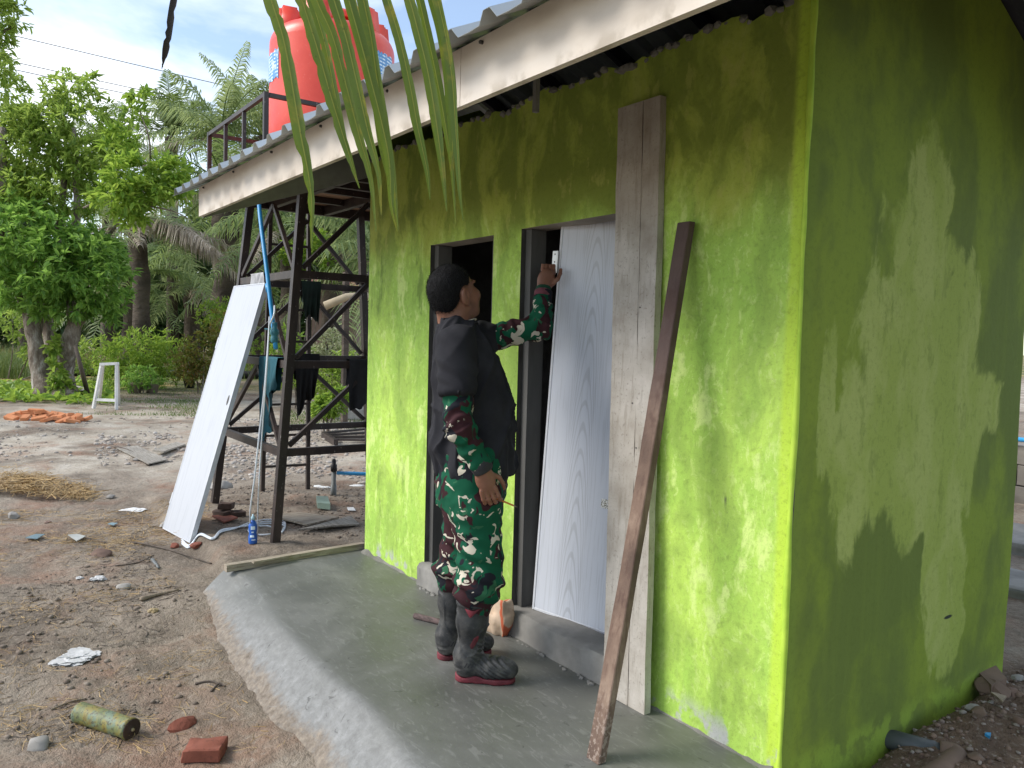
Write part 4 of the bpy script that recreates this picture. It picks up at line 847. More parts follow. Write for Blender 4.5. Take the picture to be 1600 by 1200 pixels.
# ---- right side: drain pipe, rubble, low block wall with a blue pipe
M_clay = simple('muddy_pvc', (.075,.085,.088), .55, .3, 25, .3, .003); M_mud = simple('muddy_pipe_elbow', (.19,.125,.09), .85, .3, 25, .4, .004)
dp = thing('drain_pipe', 'grey drain pipe with a muddy elbow coming out below the green side wall', 'pipe', onx(1430, 1160, .1))
p0, p1, p2 = np.array([-.03, .66, -.065]), onz(1478, 1178, -.07), onz(1440, 1225, -.09)
MB().tube([p0, p0+(p1-p0)*.97], .036, 18).build('pipe', M_clay, dp, True); MB().tube(curve_pts([p0+(p1-p0)*.9, p1+nv(p1-p0)*.03, p1+(p2-p1)*.35+nv(p1-p0)*.03, p2], 6), .042, 18).build('elbow', M_mud, dp, True)
rub = [((1395,1170), .05, M_brick), ((1350,1185), .06, M_brick), ((1325,1165), .045, M_stone), ((1330,1195), .05, M_brick), ((1300,1190), .03, M_stone), ((1375,1150), .05, M_mud), ((1290,1215), .05, M_brick), ((1550,1080), .07, M_mud), ((1520,1105), .03, M_stone), ((1535,1060), .025, M_stone), ((1552,1047), .03, M_paper), ((1582,1085), .035, M_stoner), ((1590,1060), .03, M_stone), ((1568,1070), .03, M_stone), ((1465,1090), .028, M_stone), ((1500,1100), .03, M_brick), ((1530,1115), .035, M_mud), ((1595,1130), .03, M_stoner), ((1525,1185), .03, M_mud)]
for i, (px, r, mt) in enumerate(rub):
    V, fc = rock(r, 200+i, .6, 3, .5); p = gp(*px); o = mesh('rubble_stone', place(V, p+np.array([0,0,r*.2]), i*.9), fc, mt, None, True, label=('red brick fragment' if mt is M_brick else 'mud-caked lump' if mt is M_mud else 'grey mortar stone' if mt is M_stone else 'pale or brown stone')+(' under the near end of the side wall by the pipe' if px[0] < 1440 else ' on the dirt near the far corner of the side wall'), cat='rubble', group='rubble by the side wall'); smooth_by_angle(o, 30)
slab_px('mortar_slab', 'flat mortar slab lying on the dirt by the far corner of the side wall', [(1520,1068),(1548,1090),(1572,1075),(1540,1062)], .03, M_mud, 'slab')
slab_px('dead_leaf', 'curled dry leaf strip on the dirt at the right edge', [(1547,1098),(1566,1108),(1572,1104),(1556,1096)], .006, M_stick, 'leaf', tilt=.015)
slab_px('blue_chip', 'tiny blue plastic chip on the dirt at the lower right', [(1538,1156),(1546,1159),(1548,1154),(1541,1152)], .01, M_blue, 'chip')
lw = thing('block_wall', 'low grey block wall with a blue pipe seen past the right corner', 'wall', (-.6, 6.2, 0))
M_blk2 = simple('old_block', (.20,.18,.155), .9, .4, 10, .5, .01)
bm_ = None
for r_ in range(3):
    for k in range(9):
        V, fc = brick_mesh(.39, .19, .19, r_*9+k, M_blk2, 1, .008); mesh('block', place(V, (-2.6+.4*k+.2*(r_ % 2), 6.3, -.08+.2*r_)), fc, M_blk2, lw)
MB().tube([(-2.9, 6.16, .56), (0, 6.15, .58), (1.3, 6.14, .57)], .022, 10).build('pipe', M_blue, lw, True)
for a, b, c in ((4.1, 4.75, .0), (2.9, 3.4, -.03)):
    V, fc = brick_mesh(3.4, b-a, .13, 3, M_sill, 6, .02); mesh('concrete_strip', place(V, (-.3, (a+b)/2, -.09+c)), fc, M_sill, None, True, label='long concrete kerb strip %s behind the building' % ('farther' if a > 4 else 'nearer'), cat='kerb')
# ================================================================== THE PERSON
MO = np.array([-1.235, -.385, 0.0]); FD = np.array([.5, .8660, 0]); LD = np.array([-.8660, .5, 0]); ZD = np.array([0, 0, 1.0])
def W3(p): p = np.asarray(p, float); return MO+p[..., :1]*FD+p[..., 1:2]*LD+p[..., 2:3]*ZD
def L3(w): d = np.asarray(w, float)-MO; return np.array([d@FD, d@LD, d[2]])
class Vox:
    def __init__(s, lo, hi, h):
        s.lo = np.array(lo, float); s.h = h; s.n = np.ceil((np.array(hi)-s.lo)/h).astype(int)+1; s.d = np.full(s.n, 1.0, np.float32)
    def sub(s, lo, hi):
        a = np.clip(np.floor((np.array(lo)-s.lo)/s.h).astype(int), 0, s.n-1); b = np.clip(np.ceil((np.array(hi)-s.lo)/s.h).astype(int)+1, 1, s.n)
        ax = [s.lo[i]+s.h*np.arange(a[i], b[i]) for i in range(3)]
        return tuple(slice(a[i], b[i]) for i in range(3)), np.meshgrid(*ax, indexing='ij')
    def put(s, f, lo, hi, k=.02, op='u'):
        if op == 'i':
            sl, P = s.sub(s.lo-1, s.lo+s.n*s.h+1); s.d = np.maximum(s.d, f(*P)).astype(np.float32); return s
        sl, P = s.sub(np.array(lo)-k*1.5-.02, np.array(hi)+k*1.5+.02); d = f(*P); a = s.d[sl]
        if op == 'u':
            hh = np.clip(.5+.5*(a-d)/k, 0, 1); s.d[sl] = a*(1-hh)+d*hh-k*hh*(1-hh)
        else:
            hh = np.clip(.5-.5*(a+d)/k, 0, 1); s.d[sl] = a*(1-hh)-d*hh+k*hh*(1-hh)
        return s
    def cone(s, a, b, ra, rb, k=.02, sq=(1,1,1), op='u'):
        a = np.array(a, float); b = np.array(b, float); ab = b-a; L = ab@ab+1e-9; r = max(ra, rb); q = np.array(sq, float)
        def f(x, y, z):
            t = np.clip(((x-a[0])*ab[0]+(y-a[1])*ab[1]+(z-a[2])*ab[2])/L, 0, 1)
            return np.sqrt(((x-a[0]-t*ab[0])/q[0])**2+((y-a[1]-t*ab[1])/q[1])**2+((z-a[2]-t*ab[2])/q[2])**2)-(ra+(rb-ra)*t)
        return s.put(f, np.minimum(a, b)-r*q.max(), np.maximum(a, b)+r*q.max(), k, op)
    def ell(s, c, rad, R=None, k=.02, op='u'):
        c = np.array(c, float); rad = np.array(rad, float); R = np.eye(3) if R is None else np.array(R)   # rows of R: local axes
        def f(x, y, z):
            p = [R[i,0]*(x-c[0])+R[i,1]*(y-c[1])+R[i,2]*(z-c[2]) for i in range(3)]
            k0 = np.sqrt((p[0]/rad[0])**2+(p[1]/rad[1])**2+(p[2]/rad[2])**2)+1e-9
            k1 = np.sqrt((p[0]/rad[0]**2)**2+(p[1]/rad[1]**2)**2+(p[2]/rad[2]**2)**2)+1e-9
            return k0*(k0-1)/k1
        m = rad.max(); return s.put(f, c-m, c+m, k, op)
    def loft(s, tab, k=.02, off=0.0, pw=2.2):   # rows: z, centre f, centre l, half depth, half width
        T = np.array(tab, float); T = T[np.argsort(T[:,0])]; z0, z1 = T[0,0], T[-1,0]
        def f(x, y, z):
            g = lambda i: np.interp(z, T[:,0], T[:,i])
            a = np.maximum(g(3)+off, .004); b = np.maximum(g(4)+off, .004)
            q = (np.abs((x-g(1))/a)**pw+np.abs((y-g(2))/b)**pw)**(1/pw)
            d = (q-1)*np.minimum(a, b); return np.maximum(d, np.maximum(z0-z, z-z1))
        m = T[:,3:].max()+abs(T[:,1:3]).max(); return s.put(f, (-m, -m, z0), (m, m, z1), k)
    def mesh(s):
        d = s.d; neg = d < 0; n = d.shape
        c = np.zeros((n[0]-1, n[1]-1, n[2]-1), np.int8)
        for i in (0,1):
            for j in (0,1):
                for k in (0,1): c += neg[i:n[0]-1+i, j:n[1]-1+j, k:n[2]-1+k]
        act = (c > 0) & (c < 8); I = np.argwhere(act); ids = -np.ones(act.shape, np.int64); ids[act] = np.arange(len(I))
        acc = np.zeros((len(I), 3)); cnt = np.zeros(len(I)); cor = [(i,j,k) for i in (0,1) for j in (0,1) for k in (0,1)]
        val = {q: d[I[:,0]+q[0], I[:,1]+q[1], I[:,2]+q[2]] for q in cor}
        for q in cor:
            for ax in range(3):
                if q[ax] == 0:
                    e = list(q); e[ax] = 1; e = tuple(e); a, b = val[q], val[e]; m = (a < 0) != (b < 0)
                    t = np.where(m, a/np.where(a == b, 1, a-b), 0); P = np.tile(np.array(q, float), (len(I), 1)); P[:, ax] += t
                    acc[m] += P[m]; cnt[m] += 1
        V = (I+acc/cnt[:,None])*s.h+s.lo; F = []
        for ax in range(3):
            o = [1 if i != ax else 0 for i in range(3)]; b, c2 = [i for i in range(3) if i != ax]
            A = neg[tuple(slice(1, n[i]-1) if i != ax else slice(0, n[i]-1) for i in range(3))]; B = neg[tuple(slice(1, n[i]-1) if i != ax else slice(1, n[i]) for i in range(3))]
            E = np.argwhere(A != B); flip = A[tuple(E.T)]; 
            base = E.copy()
            for i in range(3):
                if i != ax: base[:, i] += 1
            def cid(db, dc):
                q = base.copy(); q[:, b] -= db; q[:, c2] -= dc; return ids[tuple(q.T)]
            quad = np.stack([cid(1,1), cid(0,1), cid(0,0), cid(1,0)], -1); fl = flip if ax != 1 else ~flip
            quad[~fl] = quad[~fl][:, ::-1]; F.append(quad)
        return V, np.concatenate(F)
def vnorm(V, F):
    n = np.cross(V[F[:,2]]-V[F[:,0]], V[F[:,3]]-V[F[:,1]]); N = np.zeros_like(V)
    for i in range(4): np.add.at(N, F[:,i], n)
    return N/np.maximum(np.linalg.norm(N, axis=1), 1e-9)[:,None]
def relax(V, F, it=2, lam=.5):
    for _ in range(it):
        S_ = np.zeros_like(V); c = np.zeros(len(V))
        for i in range(4):
            for j in (1, 3): np.add.at(S_, F[:,i], V[F[:,(i+j)%4]]); np.add.at(c, F[:,i], 1)
        V = V+lam*(S_/np.maximum(c, 1)[:,None]-V)
    return V
def vobj(name, vx, mat, parent, disp=None, it=2, **kw):
    V, F = vx.mesh(); V = relax(V, F, it)
    if disp is not None: V = V+vnorm(V, F)*disp(V)[:,None]
    return mesh(name, W3(V), F, mat, parent, True, **kw)
# materials
t = NT('skin'); n = t.noise(14, 4); n2 = t.noise(160, 3); c = t.mix(t.step(n, .35, .65), (.20,.088,.052), (.26,.118,.072)); c = t.mix(t.math('MULTIPLY', t.step(n2, .5, .7), .2), c, (.20,.085,.05))
M_skin = t.fin(c, .52, t.bump(n2, .12, .001), Subsurface_Weight=.08)
t = NT('black_hair'); n = t.noise(240, 3, v=t.vec((1,1,.4))); c = t.mix(n, (.004,.004,.005), (.016,.015,.016)); M_hair = t.fin(c, .72, t.bump(n, 1.0, .006), spec=.25)
t = NT('charcoal_tshirt'); n = t.noise(500, 2); n2 = t.noise(8, 4); c = t.mix(t.step(n2, .3, .7), (.019,.019,.023), (.031,.031,.036)); c = t.mix(t.math('MULTIPLY', n, .3), c, (.016,.016,.019)); M_shirt = t.fin(c, .92, t.bump(n, .25, .001), spec=.2)
t = NT('camouflage_cloth'); wv = t.warp(.075, 9, detail=3); s1 = t.vec((1,1,.75), v=wv)
g = (.006,.085,.042); a1 = t.noise(9.5, 2, .5, .8, v=s1); a2 = t.noise(10.5, 2, .5, .8, v=t.vec((1,1,.7), (3.1,7,2), v=wv)); a3 = t.noise(13, 1.5, .5, 1.6, v=t.vec((1,1,1.1), (9,1,5), (.5,.3,.2), v=wv)); a4 = t.noise(13, 2, .5, 1., v=t.vec((1,1,.9), (1,5,8), v=wv))
c = t.mix(t.step(a1, .525, .54), g, (.040,.014,.017)); c = t.mix(t.step(a2, .60, .615), c, (.013,.014,.020)); c = t.mix(t.step(a4, .665, .68), c, (.03,.12,.06))
bl_ = t.math('MULTIPLY', t.step(a3, .60, .612), t.step(t.noise(16, 2, .5, 1.2, v=t.vec(1,(2,2,9), v=wv)), .43, .445)); c = t.mix(bl_, c, (.55,.50,.40))
wvn = t.noise(420, 2); M_camo = t.fin(c, .88, t.bump(wvn, .2, .001), spec=.2)
t = NT('black_rubber_boot'); n = t.noise(25, 5, .6); n2 = t.noise(110, 3); X_, Y_, Z_ = t.xyz(); dst = t.math('MULTIPLY', t.step(n, .35, .75), t.step(Z_, .40, .02)); c = t.mix(dst, (.022,.023,.024), (.105,.10,.092)); c = t.mix(t.math('MULTIPLY', t.step(n2, .6, .7), .25), c, (.16,.155,.145)); M_boot = t.fin(c, .55, t.bump(n2, .2, .002))
M_redr = simple('red_rubber', (.16,.02,.03), .65, .7, 40, .3); M_cuff = simple('grey_cuff', (.035,.035,.038), .9, .2, 300, .2, .001); M_pinkc = simple('maroon_cuff', (.17,.05,.065), .9, .2, 300, .2, .001); M_greenc = simple('green_cuff', (.008,.06,.03), .9, .2, 300, .2, .001)
person = thing('person', 'person in charcoal t-shirt, camouflage trousers and rubber boots reaching to the door', 'person', MO)
# joints
RS, RE, RW = np.array([-.115,-.185,1.375]), np.array([-.095,-.25,1.055]), np.array([-.005,-.238,.90])
LS = np.array([-.06,.165,1.375]); LE = L3((-1.262,-.062,1.455)); LW = L3((-1.312,-.012,1.625))
# head frame
yaw, pit = math.radians(37), math.radians(23)
HF = np.array([math.cos(yaw)*math.cos(pit), math.sin(yaw)*math.cos(pit), math.sin(pit)]); HL = nv(np.cross((0,0,1.), HF)); roll_ = math.radians(-4); HU = np.cross(HF, HL)
HC = np.array([-.120, .004, 1.580])
def hp_(f, l, u): return HC+f*HF+l*HL+u*HU
HR = np.stack([HF, HL, HU])
TORSO = [(.84,-.020,0,.155,.172),(.95,-.026,0,.165,.178),(1.05,-.024,0,.160,.172),(1.15,-.031,0,.151,.170),(1.25,-.048,0,.134,.168),(1.33,-.070,0,.114,.164),(1.39,-.088,0,.098,.150),(1.43,-.098,0,.078,.105),(1.465,-.102,0,.062,.074)]
LEGR = [((-.015,-.095,.90), .115), ((-.022,-.105,.72), .110), ((.000,-.112,.55), .092), ((.006,-.115,.45), .088), ((.000,-.118,.36), .078), ((-.012,-.120,.28), .060)]
LEGL = [((-.030,.095,.90), .115), ((-.040,.105,.72), .108), ((-.050,.112,.55), .091), ((-.065,.118,.45), .087), ((-.080,.122,.36), .077), ((-.090,.122,.28), .058)]
def finger(vx, base, dirs, lens, r):
    p = np.array(base, float)
    for d, L in zip(dirs, lens):
        q = p+nv(d)*L; vx.cone(p, q, r, r*.9, .004); p = q; r *= .92
    return p
bx = Vox((-.34,-.36,-.0), (.46,.44,1.74), .0046)
bx.ell(hp_(-.014,0,.026), (.100,.077,.095), HR, .02); bx.ell(hp_(.034,0,-.045), (.066,.064,.082), HR, .03); bx.ell(hp_(.064,0,-.098), (.026,.026,.020), HR, .02)
for s in (-1, 1):
    bx.cone(hp_(.0,s*.058,-.06), hp_(.055,s*.026,-.100), .018, .016, .02)          # jaw
    bx.ell(hp_(.062,s*.046,-.030), (.027,.024,.026), HR, .02)                      # cheek
    bx.ell(hp_(.083,s*.030,.022), (.012,.022,.008), HR, .008)                       # brow
    bx.ell(hp_(.081,s*.031,.002), (.011,.015,.010), HR, .006, 's')                  # socket
    bx.ell(hp_(-.012,s*.084,-.010), (.024,.010,.037), np.stack([nv(HF-.25*HU), HL, nv(HU+.25*HF)]), .006)   # ear
    bx.ell(hp_(-.004,s*.095,-.006), (.012,.009,.021), HR, .004, 's')
    bx.cone(hp_(-.010,s*.080,-.040), hp_(-.003,s*.076,-.046), .009, .007, .005)
bx.cone(hp_(.088,0,.010), hp_(.104,0,-.028), .010, .013, .014); bx.ell(hp_(.096,0,-.034), (.012,.019,.009), HR, .008)
bx.ell(hp_(.090,0,-.060), (.011,.024,.006), HR, .006); bx.ell(hp_(.088,0,-.073), (.012,.021,.007), HR, .006)
bx.cone((-.098,0,1.40), hp_(-.022,0,-.055), .068, .062, .03); bx.cone((-.135,0,1.42), hp_(-.070,0,-.045), .040, .034, .03)
bx.loft(TORSO, .03, -.022)
for P_ in (LEGR, LEGL):
    for (a, ra), (b, rb) in zip(P_[:-1], P_[1:]): bx.cone(a, b, ra-.022, rb-.02, .02)
bx.cone((-.012,-.12,.28), (-.025,-.12,.06), .038, .035, .02); bx.cone((-.025,-.12,.055), (.09,-.132,.045), .03, .028, .02)
bx.cone((-.09,.122,.28), (-.095,.115,.06), .036, .033, .02); bx.cone((-.095,.115,.055), (.02,.14,.045), .03, .028, .02)
bx.cone(RS, RE, .050, .040, .03); bx.cone(RE, RW, .038, .027, .02); bx.cone(LS, LE, .050, .040, .03); bx.cone(LE, LW, .038, .027, .02)
# right hand: hangs down, back of the hand to the viewer, fingers curled round a pencil
hd = nv([.30, .02, -.95]); hf_ = nv(np.array([.95, 0, .30])); pc = RW+hd*.052
bx.cone(RW, RW+hd*.03, .027, .026, .02, (1,.85,1)); bx.ell(pc, (.040,.018,.050), np.stack([hf_, (0,1,0), -hd]), .015)
for i, (o, ln) in enumerate(((-.028,.85),(-.010,.97),(.009,1.0),(.028,.93))):
    kb = pc+hd*.040+hf_*o+np.array([0,-.003,0]); sp = hf_*(.05*(i-1.5))
    tip = finger(bx, kb, (hd+sp+np.array([.05,.18,0]), hd*.75+np.array([.12,.62,-.1]), hd*.2+np.array([.25,.9,.15])), (.042*ln,.027*ln,.021*ln), .0093)
    if i == 3: rh_tip = tip; rh_k = kb
finger(bx, pc+hf_*.030-hd*.012+np.array([0,.006,0]), (hf_*.7+hd*.65+np.array([0,.25,0]), hd*.95+hf_*.25+np.array([0,.3,0]), hd+np.array([0,.35,0])), (.036,.030,.024), .0105)
# left hand: raised, fingers pinching the hinge plate
hu = nv(LW-LE)*.6+np.array([.25,.0,.6]); hu = nv(hu); tgt = L3(W3(np.zeros(3))) if False else L3(np.array(hp)+np.array([-.02,-.02,0]))
hs_ = nv(np.cross(hu, np.array([0,1.,0]))); lp = LW+hu*.048
bx.cone(LW, LW+hu*.03, .026, .026, .02); bx.ell(lp, (.040,.019,.048), np.stack([nv(np.cross(HL*0+np.array([0,1.,0]), hu)), (0,1,0), hu]), .015)
sx_ = nv(np.cross(np.array([0,1.,0]), hu))
for i, (o, ln) in enumerate(((-.028,.88),(-.010,1.0),(.010,1.0),(.027,.9))):
    kb = lp+hu*.038+sx_*o; to = nv(tgt+np.array([0,0,.03-.018*i])-kb)
    finger(bx, kb, (hu+to*.2+np.array([0,.05,0])-sx_*.15, hu*.7+to*.8+sx_*.35, to*.5+sx_*.9-hu*.25), (.040*ln,.027*ln,.022*ln), .0092)
finger(bx, lp+sx_*.03+np.array([0,-.008,-.012]), (sx_*.45+hu*.8+np.array([0,-.2,0]), sx_*.15+hu, hu*1.-sx_*.1+np.array([0,.2,0])), (.032,.027,.021), .0104)
vobj('body', bx, M_skin, person, it=1)
# eyes and brows
M_eye = simple('eye_white', (.7,.68,.64), .2, .05, 10, 0); M_iris = simple('dark_iris', (.02,.012,.008), .15, .1, 10, 0)
for s in (-1, 1):
    c = W3(hp_(.0715, s*.031, .001)); e = MB().lathe(c-.0, [(.0001,-.011),(.006,-.0093),(.0095,-.0055),(.011,0),(.0095,.0055),(.006,.0093),(.0001,.011)], 14).build('eye', M_eye, person, True)
    fw = W3(hp_(1.0715, s*.031, .001))-c; MB().lathe(c+fw*.0085, [(.005,0),(.0045,.002),(.001,.0032)], 12, axis=fw).build('iris', M_iris, e, True)
# hair
hx = Vox(HC-np.array([.16,.16,.14]), HC+np.array([.16,.16,.16]), .0034)
hx.ell(hp_(-.014,0,.029), (.1020,.0790,.0965), HR, .01); hx.ell(hp_(-.060,0,-.020), (.047,.057,.058), HR, .03)
hx.put(lambda x, y, z: ((.80*((x-HC[0])*HF[0]+(y-HC[1])*HF[1]+(z-HC[2])*HF[2])-((x-HC[0])*HU[0]+(y-HC[1])*HU[1]+(z-HC[2])*HU[2]))+.004)*.78, None, None, op='i')
hx.ell(hp_(.005,.085,-.006), (.034,.03,.034), HR, .012, 's'); hx.ell(hp_(.005,-.085,-.006), (.034,.03,.034), HR, .012, 's')
V, F = hx.mesh(); V = relax(V, F, 2); N = vnorm(V, F); V = V+N*(.0012*vnoise(V[:,0]*60, V[:,1]*60, V[:,2]*30))[:,None]
hair = mesh('hair', W3(V), F, M_hair, person, True)
m = MB(); sel = rng.choice(len(V), 14000)
down = nv(-.75*HF-.55*HU)
for i in sel:
    p = V[i]; n = N[i]
    if (p-HC)@HU < .8*((p-HC)@HF)+.004 and rng.random() < .7: continue
    d = nv(n*.60+down*.7+rng.normal(size=3)*.28); L = rng.uniform(.005, .012); s = nv(np.cross(d, n))*.0006
    m.add([W3(p-s), W3(p+s), W3(p+d*L)], [(0,1,2)])
m.build('hair_strand', M_hair, hair, kind='stuff')
# t-shirt
sx = Vox((-.34,-.36,.78), (.26,.36,1.52), .0058)
sx.loft(TORSO, .02); sl_end = RS+(RE-RS)*.60
sx.cone(RS+np.array([.004,.012,.0]), sl_end, .066, .068, .018); sx.put(lambda x, y, z: np.maximum(((sl_end[0]-x)*(RE-RS)[0]*-1+(sl_end[1]-y)*(RE-RS)[1]*-1+(sl_end[2]-z)*(RE-RS)[2]*-1)/np.linalg.norm(RE-RS)*np.where((y < -.17) & (z < 1.3), 1., -1.)-np.where((y < -.17) & (z < 1.3), 0, 1.), -9), None, None, op='i')
ll = LS+(LE-LS)*.26; sx.cone(LS+np.array([-.01,-.03,.01]), ll, .072, .064, .025)
sx.cone((-.095,.0,1.40), hp_(-.030,0,-.055), .060, .060, .004, op='s')
def dsh(V):
    ang = np.arctan2(V[:,1], V[:,0]+.04); arm = sstep(.165, .20, -V[:,1])
    rdg = lambda a, b, c: (1-np.abs(vnoise(a, b, c)))**3-.25
    f1 = .020*rdg(ang*1.9+V[:,2]*3.2, V[:,2]*5.5-ang*2.2, 1.5)+.013*rdg(V[:,0]*6+4, V[:,2]*11+V[:,0]*9, V[:,1]*4)+.005*fbm(ang*2.2+1, V[:,2]*4.5+ang*1.2, 1.5, 3)+.005*(1-2*np.abs(vnoise(V[:,0]*7+V[:,2]*12, V[:,1]*8, V[:,2]*3)))
    low = sstep(1.05, .9, V[:,2])*.006*np.sin(ang*13+3*vnoise(ang*2, V[:,2]*4)); up = .004*sstep(1.12, 1.3, V[:,2])*np.sin((V[:,2]*1.0+V[:,0]*.9)*75+4*vnoise(V[:,0]*7, V[:,2]*7, V[:,1]*7))*arm
    return f1*(1-.4*arm)+low+up+.0025
vobj('tshirt', sx, M_shirt, person, dsh, 2)
# sleeves of the camouflage undershirt
def sleeve(a, e, w, r0, r1, r2, seed):
    v = Vox(np.minimum(np.minimum(a, e), w)-.1, np.maximum(np.maximum(a, e), w)+.1, .0045); v.cone(a, e, r0, r1, .03); v.cone(e, w, r1, r2, .03)
    def ds(V):
        s = ((V-a)@nv(e-a)); s2 = ((V-e)@nv(w-e)); ph = np.where(s2 > 0, .32+s2, s); near = np.exp(-((V-e)**2).sum(1)/.012)
        return (.0025+.0055*near)*np.sin(ph*95+5*vnoise(V[:,0]*12+seed, V[:,1]*12, V[:,2]*12))+.004*fbm(V[:,0]*14+seed, V[:,1]*14, V[:,2]*9, 3)
    return vobj('sleeve', v, M_camo, person, ds, 1)
rw2 = RE+(RW-RE)*.93; lw2 = LE+(LW-LE)*.86
sR = sleeve(RS+(RE-RS)*.35, RE, rw2, .060, .055, .042, 2); sL = sleeve(LS+(LE-LS)*.2, LE, lw2, .060, .053, .038, 7)
d = nv(RW-RE); m = MB(); m.tube([W3(rw2-d*.022), W3(rw2-d*.015), W3(rw2+d*.028), W3(rw2+d*.034)], [.041,.045,.041,.036], 20).build('cuff', M_cuff, sR, True)
d = nv(LW-LE); MB().tube([W3(lw2-d*.014), W3(lw2-d*.010), W3(lw2+d*.014), W3(lw2+d*.018)], [.038,.041,.040,.036], 20).build('cuff', M_pinkc, sL, True); MB().tube([W3(lw2+d*.016), W3(lw2+d*.019), W3(lw2+d*.034), W3(lw2+d*.038)], [.033,.036,.034,.030], 20).build('cuff', M_greenc, sL, True)
# collar of the cream undershirt and of the t-shirt
def ring(c, up, rf, rl, r, name, mat):
    up = nv(up); x = nv(np.array([1,0,0])-up*up[0]); y = np.cross(up, x); P = [W3(np.array(c)+x*rf*math.cos(a)+y*rl*math.sin(a)) for a in np.linspace(0, 2*math.pi, 33)]; MB().tube(P, r, 8, False).build(name, mat, person, True)
ring((-.092,0,1.452), (-.18,0,1), .067, .068, .007, 'collar', M_shirt); ring((-.090,0,1.458), (-.30,0,1), .062, .062, .006, 'undershirt_collar', simple('cream_cotton', (.50,.46,.36), .9, .1, 100, 0))
# trousers
tx = Vox((-.30,-.30,.24), (.26,.30,1.0), .0055)
tx.loft([(.70,-.035,0,.135,.180),(.78,-.032,0,.150,.186),(.87,-.028,0,.152,.178),(.97,-.030,0,.145,.165)], .03)
for P_ in (LEGR, LEGL):
    for (a, ra), (b, rb) in zip(P_[:-1], P_[1:]): tx.cone(a, b, ra, rb, .02)
def dtr(V):
    z = V[:,2]; side = np.sign(V[:,1]); kn = np.exp(-((z-.50)/.09)**2)+1.3*np.exp(-((z-.385)/.055)**2)+.35
    w = np.sin(z*88+side*1.3+V[:,0]*26+5*vnoise(V[:,0]*7, V[:,1]*7+side*5, z*7)); w2 = fbm(V[:,0]*11, V[:,1]*11+side*3, z*13, 3)
    return .0062*kn*w*.8+.0065*w2+.022*np.exp(-((z-.395)/.05)**2)
vobj('trousers', tx, M_camo, person, dtr, 1)
